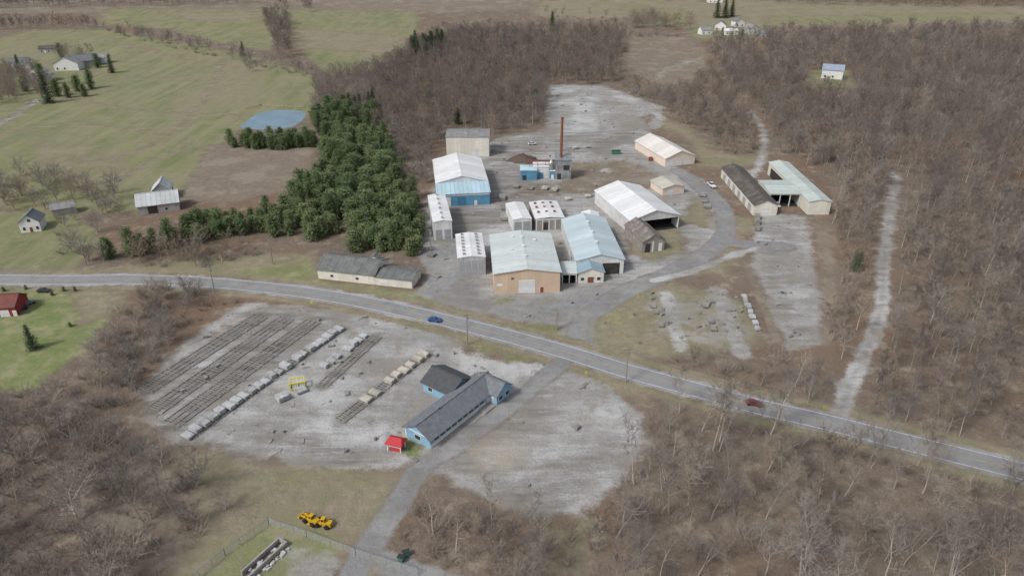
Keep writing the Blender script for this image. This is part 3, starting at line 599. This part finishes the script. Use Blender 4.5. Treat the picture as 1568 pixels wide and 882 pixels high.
for poly,nn in ((plant,150),(yard,60),([(1165,330),(1235,330),(1245,400),(1255,528),(1205,530),(1155,380)],25),([(985,450),(1130,445),(1150,520),(1010,520)],50),(lot2,6)):
    wp=PL(poly); bb=bbox(wp); c=0
    while c<nn:
        x,y=random.uniform(bb[0],bb[2]),random.uniform(bb[1],bb[3])
        if not inside(np.array([x]),np.array([y]),wp)[0]: continue
        c+=1
        if any(-1.5<(x-x0)*cc+(y-y0)*ss<W+1.5 and -1.5<-(x-x0)*ss+(y-y0)*cc<D+1.5 for x0,y0,W,D,cc,ss in RECTS): continue
        if nn==150 and min(segdist(np.array([x]),np.array([y]),p,q)[0] for cl,pl,hw,cp in W_lines if cl==ASPH for p,q in zip(pl[:-1],pl[1:]))<6: continue
        s=random.uniform(.3,1.0); a=random.uniform(0,3); h=random.choice([.15,.3,.6,.9])
        for q in range(max(1,int(h/.3))): parts.append(rotvf(boxvf(-s,s,-s*.6,s*.6,q*.3+.02,q*.3+.26 if h>.2 else .15),x,y,a+random.gauss(0,.05)))
        parts.append(rotvf(boxvf(-s*1.6,s*1.3,-.08,.08,.02,.12),x+random.uniform(-2,2),y+random.uniform(-2,2),a+random.uniform(-1,1)))
v,f=merge(parts); mesh_obj('loose_pallets',v,f,wood_g)

# ------------------------------------------------------------------ poles & wires
polem=M('pole_wood',(.3,.27,.23),(.22,.2,.17),1,.9)
def pole(px,h=11,name='utility_pole',rot=0):
    x,y=P(*px); k=empty(name,x,y,rot); v,f=cylvf(0,0,0,h,.2,.13,8); mesh_obj('pole',v,f,polem,k)
    v,f=merge([boxvf(-1.3,1.3,-.07,.07,h-.9,h-.7)]+[cylvf(q,0,h-.7,h-.45,.07,.05,6) for q in (-1.2,-.5,.5,1.2)]); mesh_obj('crossarm',v,f,polem,k)
    v,f=cylvf(.35,0,h-2.6,h-1.6,.25,.25,8); mesh_obj('transformer',v,f,steel,k)
    return (x,y,h)
pp=[(-150,412),(133,407),(330,452),(418,404),(716,528),(958,585),(1190,655)]
tops=[pole(p,12 if p[0]!=716 else 11.5,rot=.3) for p in pp]
pole((258,392),9); pole((246,390),9); pole((852,505),8); pole((660,385),10)
def wire(a,b,dz):
    return [(a[0]+(b[0]-a[0])*i/12,a[1]+(b[1]-a[1])*i/12,a[2]-.5+(b[2]-a[2])*i/12-dz*4*i/12*(1-i/12)) for i in range(13)]
parts=[]; order=[tops[0],tops[1],tops[3],tops[4],tops[5],tops[6]]
for i in range(len(order)-1):
    for off in (-.9,.9):
        a=list(order[i]);b=list(order[i+1]);a[0]+=off*.3;b[0]+=off*.3;a[1]+=off;b[1]+=off
        pts=wire(a,b,1.6)
        for q in range(12):
            p0,p1=pts[q],pts[q+1]; parts.append(([(p0[0],p0[1],p0[2]),(p1[0],p1[1],p1[2]),(p1[0],p1[1],p1[2]+.04),(p0[0],p0[1],p0[2]+.04)],[(0,1,2,3)]))
v,f=merge(parts); mesh_obj('power_line',v,f,M('cable',(.05,.05,.05)))
fm=bpy.data.materials.new('chain_link'); t=NT(fm); t.b.inputs['Base Color'].default_value=(.5,.52,.52,1); t.b.inputs['Alpha'].default_value=.3; t.b.inputs['Roughness'].default_value=.5
fp=PL([(285,900),(345,850),(412,803),(470,822),(545,850),(640,880)])
k=empty('chain_link_fence',fp[0][0],fp[0][1]); ox,oy=fp[0]; parts=[];pan=[]
for i in range(len(fp)-1):
    a=np.array(fp[i])-(ox,oy);b=np.array(fp[i+1])-(ox,oy);L=np.linalg.norm(b-a);n=max(1,int(L/3))
    pan.append(([(a[0],a[1],.05),(b[0],b[1],.05),(b[0],b[1],2.0),(a[0],a[1],2.0)],[(0,1,2,3)]))
    d=(b-a)/L; nn=np.array([-d[1],d[0]])*.04
    q=[a-nn,b-nn,b+nn,a+nn]; parts.append(([(*p,2.0) for p in q]+[(*p,2.08) for p in q],[(4,5,6,7),(0,1,5,4),(1,2,6,5),(2,3,7,6),(3,0,4,7)]))
    for j in range(n+1):
        p=a+(b-a)*j/n; parts.append(cylvf(p[0],p[1],0,2.1,.06,.06,6))
v,f=merge(parts); mesh_obj('posts_and_rail',v,f,steel,k); v,f=merge(pan); mesh_obj('wire_mesh',v,f,fm,k)
k=empty('concrete_retaining_wall',*P(388,882),rot=math.radians(60)); v,f=merge([boxvf(-1,9,-.2,.2,0,1.2),boxvf(-1,9,2.0,2.4,0,1.2),boxvf(9.01,9.4,-.2,2.4,0,1.1)]); mesh_obj('walls',v,f,conc,k); box('channel',-1,9,.21,1.99,.01,.05,barkm,k)
rk=[]
for i in range(46):
    x=random.uniform(-2,9);y=random.choice([random.uniform(-1.6,-.4),random.uniform(.3,1.8)]);s=random.uniform(.15,.4); vv,ff=boxvf(x-s,x+s,y-s*.8,y+s*.8,-.1,s*1.1)
    vv=[(a+random.uniform(-.15,.15),b+random.uniform(-.15,.15),c+random.uniform(-.1,.1)) for a,b,c in vv]; rk.append((vv,ff))
v,f=merge(rk); mesh_obj('rip_rap_rocks',v,f,M('rock_white',(.6,.6,.58),(.4,.4,.4),1),k)
wm=bpy.data.materials.new('pond_water'); t=NT(wm); co=t.coord(); t.l(t.mix(t.mr(t.noise(co,.05,3),.4,.6),(.17,.27,.34),(.13,.22,.28)),t.b.inputs['Base Color']); t.b.inputs['Roughness'].default_value=.2; t.bump(t.noise(co,1.2,3),.2,.05)
pp_=catmull(PL([(366,196),(392,176),(425,169),(465,172),(462,186),(440,196),(400,199),(366,196)]),6)
mesh_obj('pond',[(p[0],p[1],.06) for p in pp_[:-1]],[tuple(range(len(pp_)-1))[::-1]],wm)
fpx=PL([(376,169),(400,163),(465,166)]); parts=[]
k=empty('pond_fence',fpx[0][0],fpx[0][1])
for i in range(2):
    a=np.array(fpx[i])-fpx[0];b=np.array(fpx[i+1])-fpx[0]; n=max(2,int(np.linalg.norm(b-a)/3))
    for j in range(n+1):
        p=a+(b-a)*j/n; parts.append(boxvf(p[0]-.15,p[0]+.15,p[1]-.15,p[1]+.15,0,1.6))
    for zz in (.5,1.1): parts.append(([(a[0],a[1],zz),(b[0],b[1],zz),(b[0],b[1],zz+.2),(a[0],a[1],zz+.2)],[(0,1,2,3)]))
v,f=merge(parts); mesh_obj('rails',v,f,M('fence_tan',(.45,.39,.28)),k)
def sign(px,rot,name='road_sign'):
    x,y=P(*px); k=empty(name,x,y,rot); v,f=cylvf(0,0,0,2.2,.05,.05,6); mesh_obj('post',v,f,steel,k); box('panel',-.4,.4,-.09,-.055,1.5,2.4,M('sign_yellow',(.6,.5,.05)),k)
sign((897,578),.2); sign((1260,632),.2); sign((478,470),-.1); sign((640,498),.1)

# ------------------------------------------------------------------ trees
def seg_mesh(name,segs,mats,twigs=()):
    p0=np.array([s[0] for s in segs]);p1=np.array([s[1] for s in segs]);r0=np.array([s[2] for s in segs]);r1=np.array([s[3] for s in segs]);mi=[s[4] for s in segs]
    V=[];F=[];MI=[]
    d=p1-p0; d/=np.linalg.norm(d,axis=1,keepdims=True)+1e-9; ref=np.where(np.abs(d[:,2:3])>.9,[[1.,0,0]],[[0,0,1.]]); u=np.cross(d,ref); u/=np.linalg.norm(u,axis=1,keepdims=True); w_=np.cross(d,u)
    for i in range(len(segs)):
        k=6 if r0[i]>.1 else 3; o=len(V)
        for p,r in ((p0[i],r0[i]),(p1[i],r1[i])):
            for j in range(k):
                a=2*math.pi*j/k; V.append(p+r*(math.cos(a)*u[i]+math.sin(a)*w_[i]))
        for j in range(k): F.append((o+j,o+(j+1)%k,o+k+(j+1)%k,o+k+j)); MI.append(mi[i])
    for a,b,wd in twigs:   # thin tapering twigs
        d=b-a; s=np.cross(d,(random.gauss(0,1),random.gauss(0,1),random.gauss(0,1))); s*=wd/(np.linalg.norm(s)+1e-6); o=len(V)
        V+=[a-s,a+s,b]; F.append((o,o+1,o+2)); MI.append(1)
    o=mesh_obj(name,V,F,mats,link=False); o.data.polygons.foreach_set('material_index',MI); o.data.update(); return o
bark_f=M('bark_grey',(.33,.30,.27),(.22,.20,.18),.6,.95,objrand=.5); twig_f=M('twigs_grey_brown',(.27,.235,.21),(.19,.163,.145),.5,.95,objrand=.6)
twig_d=M('twigs_dark',(.20,.168,.148),(.15,.123,.108),.5,.95,objrand=.6)
bark_w=M('bark_pale',(.52,.48,.43),(.36,.33,.295),.5,.95,objrand=.7,streak=2); twig_w=M('twigs_pale',(.37,.335,.295),(.265,.235,.205),.5,.95,objrand=.55)
twig_y=M('twigs_tan',(.37,.305,.235),(.27,.22,.17),.5,.95,objrand=.4)
def gen_tree(name,seed,H,fk,CR,tr,mats,nlead=6,nside=5,nb=7,ntw=9,tw=.03,up=1.0,wob=.06,top=.8):
    """decurrent tree: trunk divides into leaders that spread to a rounded crown of radius CR"""
    r=random.Random(seed); segs=[]; tws=[]
    def rv(s): return np.array([r.gauss(0,s) for _ in range(3)])
    def nrm(v): return v/(np.linalg.norm(v)+1e-9)
    Ht=H*top; pts=[np.array([0,0,-.3])]; d=np.array([r.gauss(0,wob),r.gauss(0,wob),1.]); n=8
    for i in range(n): d=nrm(d+rv(wob)*np.array([1,1,0])); d[2]=max(d[2],.85); pts.append(pts[-1]+d*Ht/n)
    rad=lambda q:max(tr*(1-q*.85),.03)
    for i in range(n): segs.append((pts[i],pts[i+1],rad(i/n),rad((i+1)/n),0))
    starts=[]
    for k in range(nside): starts.append((fk*.75+.35*k/nside*r.uniform(.7,1.2),.8))
    for k in range(nlead): starts.append((fk+(1-fk)*(.25+.75*k/nlead),1.5))
    for k,(q,upk) in enumerate(starts):
        q=min(q,.99); fi=q*n; i=int(fi); b=pts[i]+(pts[i+1]-pts[i])*(fi-i); az=k*2.399+r.uniform(-.5,.5)
        tp=H*r.uniform(.9,1.03)-b[2]
        rr=CR*r.uniform(.6,1.1)*(1 if q<.75 else .75)
        tgt=np.array([math.cos(az)*rr,math.sin(az)*rr,min(tp,rr*upk*up*r.uniform(.6,1.3)+1)])
        L=np.linalg.norm(tgt); dd=nrm(tgt+np.array([0,0,-.15*L])); br=rad(q)*.55; p=b; lp=[b]
        for j in range(4):
            dd=nrm(dd+rv(.12)+np.array([0,0,.09])); p2=p+dd*L/4; segs.append((p,p2,br*(1-j/4.4),br*(1-(j+1)/4.4),0)); p=p2; lp.append(p)
        for m in range(nb):
            fq=r.uniform(.9,4); i2=min(int(fq),3); b2=lp[i2]+(lp[i2+1]-lp[i2])*(fq-i2)
            sdn=nrm(dd*.6+rv(.65)+np.array([0,0,.15])); sl=L*r.uniform(.22,.45); p3=b2
            for j in range(2):
                sdn=nrm(sdn+rv(.2)+np.array([0,0,.08])); p4=p3+sdn*sl/2; segs.append((p3,p4,br*.35*(1-j*.4)+.008,br*.35*(.6-j*.3)+.008,1))
                for q2 in range(ntw):
                    td=nrm(sdn*.8+rv(.55)+np.array([0,0,.2])); b3=p3+(p4-p3)*r.random(); tws.append((b3,b3+td*r.uniform(.45,1.0)*min(sl*.8,1.7),tw))
                p3=p4
    return seg_mesh(name,segs,mats,tws)
def gen_shrub(name,seed,H,n,mats,tw=.03):
    r=random.Random(seed); segs=[]; tws=[]
    for k in range(n):
        az=r.uniform(0,6.28); rr=r.uniform(0,.4)*H; b=np.array([math.cos(az)*rr,math.sin(az)*rr,-.1]); d=np.array([math.cos(az)*.5,math.sin(az)*.5,1])+[r.gauss(0,.3) for _ in range(3)]; d/=np.linalg.norm(d); L=H*r.uniform(.5,1.05); p=b
        for j in range(3):
            d=d+[r.gauss(0,.18) for _ in range(3)]; d/=np.linalg.norm(d); p2=p+d*L/3; segs.append((p,p2,.035*(1-j*.3),.035*(.7-j*.3)+.005,0))
            for q in range(7):
                td=d+[r.gauss(0,.55) for _ in range(3)]; td/=np.linalg.norm(td); b3=p+(p2-p)*r.random(); tws.append((b3,b3+td*L*r.uniform(.12,.32),tw))
            p=p2
    return seg_mesh(name,segs,mats,tws)
pine_m=M('pine_needles',(.165,.225,.10),(.105,.15,.065),.5,.9,objrand=.4); spruce_m=M('spruce_needles',(.08,.11,.058),(.055,.08,.042),.5,.9,objrand=.4); pine_y=M('pine_needles_light',(.215,.265,.125),(.15,.195,.09),.6,.9,objrand=.35)
def gen_pine(name,seed,H,R,mat2,dome=True,low=.06,nw=13,nb=8,ls=.34,pw=2.2):
    r=random.Random(seed); V=[];F=[];MI=[];k=6
    for z,rr in ((-.3,.22),(H*.97,.03)):
        for j in range(k): a=2*math.pi*j/k; V.append((rr*math.cos(a),rr*math.sin(a),z))
    for j in range(k): F.append((j,(j+1)%k,k+(j+1)%k,k+j)); MI.append(0)
    def leaf(p,s):
        a=np.array([r.gauss(0,1) for _ in range(3)]);a[2]*=.6;a/=np.linalg.norm(a); b=np.cross(a,[r.gauss(0,.5),r.gauss(0,.5),1]); b/=np.linalg.norm(b)+1e-6
        o=len(V); V.extend([tuple(p-a*s),tuple(p+b*s*.5),tuple(p+a*s),tuple(p-b*s*.5)]); F.append((o,o+1,o+2,o+3)); MI.append(1)
    for w_ in range(nw):
        t_=low+(.97-low)*w_/nw; z=t_*H
        prof=(math.sqrt(max(1-t_**pw,0))*(.75+.25*min(t_/.3,1))) if dome else (1-t_)**.85
        for b in range(nb):
            az=2*math.pi*(b+r.random()*.8)/nb+w_; L=R*prof*r.uniform(.5,1.2)+.3; n=max(3,int(L*3.4))
            up=.35*t_ if dome else -.15
            for j in range(n):
                q=(j+.7)/n; p=np.array([math.cos(az)*L*q,math.sin(az)*L*q,z+up*L*q+.1*L*q*q+r.gauss(0,.12)])
                for _ in range(5): leaf(p+[r.gauss(0,.2+.16*q) for _ in range(3)],r.uniform(.6,1.1)*ls)
    o=mesh_obj(name,V,F,[bark_f,mat2],link=False); o.data.polygons.foreach_set('material_index',MI); o.data.update(); return o
col_t=bpy.data.collections.new('woodland_tree_kinds')
protos=[gen_tree('kind_00',11,15,.45,3.9,.2,[bark_f,twig_f]),
 gen_tree('kind_01',12,16.5,.5,3.7,.22,[bark_f,twig_d]),
 gen_tree('kind_02',13,14,.38,4.3,.2,[bark_f,twig_f]),
 gen_tree('kind_03',14,16,.42,3.8,.2,[bark_w,twig_w]),
 gen_tree('kind_04',15,13,.25,5.6,.3,[bark_f,twig_w],nside=7,nlead=7,nb=8),
 gen_tree('kind_05',16,12,.3,4.8,.25,[bark_f,twig_y],nside=7,nb=8),
 gen_shrub('kind_06',17,4,26,[bark_f,twig_f]),
 gen_shrub('kind_07',18,3.4,24,[twig_y,twig_y]),
 gen_shrub('kind_08',19,5,30,[bark_w,twig_w]),
 gen_tree('kind_09',21,18,.55,3.4,.19,[bark_w,twig_f],nlead=7,nside=4,nb=7,ntw=8,tw=.028,up=1.2,top=.85),
 gen_tree('kind_10',22,19.5,.58,3.5,.2,[bark_f,twig_d],nlead=7,nside=4,nb=7,ntw=8,tw=.028,up=1.2,top=.85)]
for p in protos: col_t.objects.link(p)
hero=[gen_tree('bare_tree_mesh',31+i,[18,21,17,21,17,14][i],[.45,.55,.4,.55,.35,.4][i],[3.5,3.3,4.1,3.3,4.6,3.3][i],[.19,.22,.18,.22,.24,.15][i],[[bark_w,twig_w],[bark_w,twig_f],[bark_f,twig_f],[bark_w,twig_f],[bark_f,twig_w],[bark_f,twig_d]][i],up=1.3,nlead=7,nside=5,nb=7,ntw=9,tw=.024,wob=.09,top=.86) for i in range(6)]
open_t=[gen_tree('open_tree_mesh',51+i,[13,11.5,14][i],.2,[6.5,5.6,6.2][i],.32,[bark_w,[twig_w,twig_f,twig_w][i]],nside=8,nlead=8,nb=9,ntw=9,tw=.024) for i in range(3)]
pines=[gen_pine('pine_00',61,11,3.7,pine_m),gen_pine('pine_01',62,9.5,3.5,pine_y,pw=1.8),gen_pine('pine_02',63,12.5,3.5,pine_m,pw=1.5),gen_pine('pine_03',64,15,3.4,spruce_m,False),gen_pine('pine_04',65,7.5,2.7,pine_y,pw=1.3)]

def gn_scatter(name,pts,coll):
    me=bpy.data.meshes.new(name); me.from_pydata([p[:3] for p in pts],[],[])
    for nm,ty,ix in (('irot','FLOAT',3),('iscl','FLOAT',4),('ikind','INT',5)):
        at=me.attributes.new(nm,ty,'POINT'); at.data.foreach_set('value',np.array([p[ix] for p in pts],dtype=np.int32 if ty=='INT' else np.float32))
    o=bpy.data.objects.new(name,me); scene.collection.objects.link(o)
    g=bpy.data.node_groups.new(name+'_nodes','GeometryNodeTree'); g.interface.new_socket('Geometry',in_out='INPUT',socket_type='NodeSocketGeometry'); g.interface.new_socket('Geometry',in_out='OUTPUT',socket_type='NodeSocketGeometry')
    N=g.nodes; gi=N.new('NodeGroupInput'); go=N.new('NodeGroupOutput'); ci=N.new('GeometryNodeCollectionInfo'); ci.inputs['Collection'].default_value=coll; ci.inputs['Separate Children'].default_value=True; ci.inputs['Reset Children'].default_value=True
    ip=N.new('GeometryNodeInstanceOnPoints'); ip.inputs['Pick Instance'].default_value=True
    def na(nm,ty): x=N.new('GeometryNodeInputNamedAttribute'); x.data_type=ty; x.inputs['Name'].default_value=nm; return x.outputs['Attribute']
    cx=N.new('ShaderNodeCombineXYZ'); er=N.new('FunctionNodeEulerToRotation'); L=g.links
    L.new(na('irot','FLOAT'),cx.inputs[2]); L.new(cx.outputs[0],er.inputs[0]); L.new(er.outputs[0],ip.inputs['Rotation'])
    L.new(na('iscl','FLOAT'),ip.inputs['Scale']); L.new(na('ikind','INT'),ip.inputs['Instance Index'])
    L.new(gi.outputs[0],ip.inputs['Points']); L.new(ci.outputs[0],ip.inputs['Instance']); L.new(ip.outputs[0],go.inputs[0])
    m=o.modifiers.new('scatter','NODES'); m.node_group=g; return o
NOTREE=[PL(p) for p in ([(965,58),(1062,56),(1090,85),(1070,125),(1010,138),(955,108)],[(1235,108),(1300,108),(1308,150),(1230,150)],[(1055,45),(1185,45),(1180,66),(1060,64)],[(860,250),(1070,235),(1110,300),(1110,365),(900,440)])]
keep_cls={GRAV,ASPH}
def excluded(X,Y,margin=2.0):
    ex=np.zeros(X.shape,bool)
    for c,p,cap in W_polys:
        if c in keep_cls: ex|=inside(X,Y,p)
    for p in NOTREE: ex|=inside(X,Y,p)
    for c,p,hw,cap in W_lines:
        if c in keep_cls:
            for i in range(len(p)-1): ex|=segdist(X,Y,p[i],p[i+1])<hw+margin
    for (x0,y0,W,D,c,s) in RECTS:
        lx=(X-x0)*c+(Y-y0)*s; ly=-(X-x0)*s+(Y-y0)*c; ex|=(lx>-3)&(lx<W+3)&(ly>-3)&(ly<D+3)
    return ex
def scatter(polypx,sp,dens=1.0):
    poly=PL(polypx); bb=bbox(poly)
    gx=np.arange(bb[0],bb[2],sp); gy=np.arange(bb[1],bb[3],sp)
    XX,YY=np.meshgrid(gx,gy); XX=XX.ravel()+rng.uniform(-.6,.6,XX.size)*sp; YY=YY.ravel()+rng.uniform(-.6,.6,YY.size)*sp
    k=inside(XX,YY,poly); XX,YY=XX[k],YY[k]
    k=np.abs(XX)<.80*YY+90; XX,YY=XX[k],YY[k]
    k=~excluded(XX,YY); XX,YY=XX[k],YY[k]
    k=rng.random(XX.size)<dens; return XX[k],YY[k]
wood=[];brush=[]
def add(target,XY,kinds,s0,s1):
    for x,y in zip(*XY):
        s=random.uniform(s0,s1)
        if y>650:
            if random.random()<.35: continue
            s*=1.12
        target.append((x,y,HZ(x,y)-.05,random.uniform(0,6.28),s,random.choice(kinds)))
R1=[(1085,64),(1568,50),(2000,52),(2000,320),(1568,300),(1372,276),(1275,262),(1210,243),(1180,232),(1150,170),(1110,130)]
add(wood,scatter(R1,6.8,.9),[0,1,2,0,1,2,3,9,5],.75,1.12)
R1b=[(1372,276),(1568,300),(2000,320),(2000,800),(1568,700),(1400,660),(1296,632),(1310,560),(1345,460),(1350,330)]
add(wood,scatter(R1b,6.9,.88),[0,1,9,10,2,10,2,3],.65,1.0)
add(brush,scatter([(1290,640),(1700,760),(1700,400),(1370,350),(1350,470)],6.5,.6),[6,6,7],.5,1.0)
R2=[(1272,330),(1345,300),(1345,450),(1320,540),(1290,620),(1262,560),(1262,530),(1288,450)]
add(wood,scatter(R2,6.5,.8),[0,1,2,3,9],.55,.85)
add(brush,scatter(R2,5,.5),[6,7,8],.6,1.1)
R3=[(620,80),(700,58),(958,56),(945,90),(942,125),(925,130),(840,130),(832,192),(760,207),(690,200),(650,262),(610,225),(585,185),(565,140)]
add(wood,scatter(R3,6.2,.95),[0,1,2,0,1,2,5,9],.75,1.05)
add(wood,scatter([(600,215),(655,215),(655,290),(640,330),(610,260)],6.5,.8),[0,2,4],.6,.85)
add(wood,scatter([(940,140),(1000,142),(1060,135),(1085,105),(1110,130),(1150,180),(1160,240),(1110,236),(1050,192),(1010,168)],6.8,.8),[0,1,2,5],.5,.85)
add(brush,scatter([(940,125),(960,50),(1090,60),(1110,130),(1140,170),(1160,240),(1110,236),(1050,192),(1000,170)],8,.8),[6,7,8],.8,1.5)
add(brush,scatter([(960,562),(1000,550),(1160,540),(1270,552),(1285,632),(1100,588)],4.5,.6),[6,7,8],.5,1.0)
for ln,spc,kk,s0,s1 in [
   ([(150,44),(190,46),(300,72),(400,95),(480,112),(480,120),(400,105),(300,82),(180,56)],7,[0,2,4,6,6],.5,.9),
   ([(-300,34),(160,40),(160,48),(60,46),(-300,60)],8,[0,1,2],.6,.9),
   ([(405,30),(440,30),(450,90),(420,90)],8,[0,1,4],.9,1.2),
   ([(430,8),(480,8),(480,20),(425,22)],12,[0,2],.8,1.1),
   ([(-300,0),(180,2),(430,2),(430,9),(180,12),(-300,20)],9,[0,1,2],1,1.3),
   ([(640,52),(940,48),(958,58),(700,60)],9,[0,2,5,6],.7,1.0),
   ([(830,-4),(1100,-3),(1100,5),(980,4),(830,2)],12,[0,1,2],.9,1.2),
   ([(1130,0),(2000,0),(2000,17),(1568,14),(1200,8)],9,[0,1,2],1,1.3),
   ([(820,24),(960,28),(965,32),(820,30)],9,[0,6,6],.6,.9),
   ([(-100,110),(70,110),(80,150),(0,165),(-100,170)],8,[0,4,5],.7,1.0),
   ([(70,88),(165,88),(170,96),(75,96)],10,[0,4,5],.8,1.0),
   ([(-40,270),(10,262),(200,300),(190,330),(60,325),(-40,330)],9,[4,5,4],.5,.9),
   ([(60,330),(170,345),(160,405),(110,410)],9,[4,4,6],.5,.9),
   ([(170,398),(270,372),(400,368),(420,380),(380,398),(300,412),(180,412)],5,[5,5,6,7,8],.5,.8),
   ([(450,170),(480,170),(480,120),(500,120),(640,90),(600,180),(520,180)],7,[0,2,4],.6,.9),
   ([(960,28),(1060,36),(1055,50),(970,46)],9,[5,5,4],.8,1.1),
   ([(500,150),(560,160),(600,200),(590,215),(540,190)],6,[0,2],.6,.8)]:
    add(wood,scatter(ln,spc,.85),kk,s0,s1)
add(wood,scatter([(1230,250),(1300,235),(1380,270),(1370,320),(1275,340),(1275,290)],7,.8),[3,1,4],.7,1.0)
R7=[(-200,640),(40,600),(110,570),(150,520),(200,470),(240,440),(310,436),(330,455),(270,525),(215,590),(205,660),(275,700),(320,730),(330,790),(250,900),(-200,950)]
add(brush,scatter(R7,4.1,.6),[6,6,7,8,8],.5,1.1)
add(brush,scatter([(590,900),(640,760),(760,775),(880,805),(900,900)],3.6,.8),[6,7,8,8],.5,1.0)
add(brush,scatter([(900,900),(900,780),(990,690),(990,615),(1700,790),(1700,950)],4.8,.6),[6,6,7,8],.35,.85)
add(brush,scatter([(270,480),(380,455),(330,480),(225,590),(215,640),(200,600)],4,.6),[7,6],.4,.7)
add(brush,scatter([(980,440),(1150,430),(1165,525),(1000,545),(915,535),(925,470)],8,.5),[6,7],.2,.4)
gn_scatter('bare_woodland',wood,col_t); gn_scatter('brush_undergrowth',brush,col_t)
def place(name,src,x,y,s):
    o=bpy.data.objects.new(name,src.data); scene.collection.objects.link(o); o.location=(x,y,HZ(x,y)-.05); o.rotation_euler=(random.gauss(0,.03),random.gauss(0,.03),random.uniform(0,6.28)); o.scale=(s,s,s*random.uniform(.9,1.12)); return o
for poly,sp,dn,s0,s1,src in [
  ([(1010,615),(1100,632),(1300,685),(1500,735),(1750,800),(1800,960),(900,960),(905,820),(960,745),(1000,690)],5.9,.72,.45,1.02,hero),
  ([(640,790),(760,790),(860,815),(900,900),(900,960),(620,960)],5,.55,.4,.7,hero),
  ([(-150,660),(50,610),(140,640),(200,690),(300,720),(310,780),(230,960),(-150,960)],7.8,.65,.55,.92,open_t+hero[:2]),
  ([(110,580),(200,470),(240,440),(310,442),(300,480),(210,590),(180,620)],5.5,.7,.4,.65,open_t),
  ([(950,575),(1080,560),(1280,590),(1280,632),(1100,588),(980,568)],7,.65,.55,.9,hero)]:
    for x,y in zip(*scatter(poly,sp,dn)): place('bare_tree',random.choice(src),x,y,random.uniform(s0,s1))
for (u,v,s) in ((75,668,1.0),(115,688,.95),(20,700,1.0),(135,400,.8),(110,385,.7),(385,110,.9),(75,290,.7),(35,300,.8),(170,320,.7),(300,395,.55),(340,400,.6),(290,800,.55),(345,780,.5)):
    x,y=P(u,v); place('bare_tree',random.choice(open_t),x,y,s)
pinepts=[]
for poly,sp,dn,kk,s0,s1 in [
  ([(490,215),(530,205),(585,215),(610,262),(640,305),(655,365),(640,388),(545,385),(520,350),(470,340),(430,330),(460,300),(500,260)],5.4,.88,[0,1,2,1,0,2],.65,1.2),
  ([(540,350),(640,350),(655,395),(600,392),(540,388)],4.6,.7,[4,4,1,2],.7,1.1),
  ([(160,395),(230,370),(330,345),(440,330),(520,352),(500,372),(420,365),(330,366),(250,385),(165,405)],4.9,.9,[0,1,2,1,4],.6,1.05),
  ([(480,182),(500,165),(580,168),(590,185),(540,205),(500,208),(480,200)],6,.85,[3,2,0],.8,1.1),
  ([(350,220),(480,214),(485,228),(420,230),(350,226)],4.0,.95,[0,2,1],.6,.85),
  ([(625,85),(680,70),(680,92),(635,100)],9,.9,[3],1.2,1.5)]:
    XX,YY=scatter(poly,sp,dn)
    for x,y in zip(XX,YY): pinepts.append((x,y,random.uniform(s0,s1),random.choice(kk)))
for u,v,s,kk in ((75,158,1.5,3),(66,130,1.3,2),(140,136,1.1,2),(120,140,1.2,0),(172,112,1,3),(150,104,1,0),(95,88,1.1,2),(105,150,.9,2),(372,86,.9,3),(52,535,.65,3),(760,120,.9,3),(708,95,.9,3),(820,165,1,2),(1310,415,.6,2),(738,70,1,3),(845,40,1.3,3),(1098,28,1.6,3),(1110,28,1.7,3),(1120,26,1.5,3),(1105,60,.9,3),(655,148,1.1,1),(700,190,1,2),(40,140,1,2),(30,112,1.1,3),(655,160,.9,1),(1135,62,1,2),(730,150,.9,2),(88,148,1.1,0),(130,148,.9,1)):
    x,y=P(u,v); pinepts.append((x,y,s,kk))
for x,y,s,kk in pinepts: place('spruce_tree' if kk==3 else 'pine_tree',pines[kk],x,y,s)
for u,v in ((98,446),(115,446),(108,500),(80,452),(6,446),(40,443)):
    x,y=P(u,v); place('shrub_bush',pines[4],x,y,.25)
XX,YY=scatter([(900,900),(960,760),(1010,640),(1200,680),(1700,800),(1750,960)],2.8,.55); X2,Y2=scatter([(1380,660),(1400,480),(1450,300),(1700,330),(1750,740)],3.2,.45)
segs=[]
for x,y in list(zip(XX,YY))+list(zip(X2,Y2)):
    a=random.uniform(0,3.14); L=random.uniform(.6,4.2); r_=random.uniform(.025,.08); z=r_+random.uniform(0,.3)
    segs.append((np.array([x,y,z]),np.array([x+math.cos(a)*L,y+math.sin(a)*L,z+random.uniform(-.1,.4)]),r_,r_*.5,0 if random.random()<.3 else 1))
o=seg_mesh('fallen_branches',segs,[bark_w,bark_f]); scene.collection.objects.link(o)
print('COUNTS wood',len(wood),'brush',len(brush),'pines',len(pinepts),'objs',len(scene.objects))
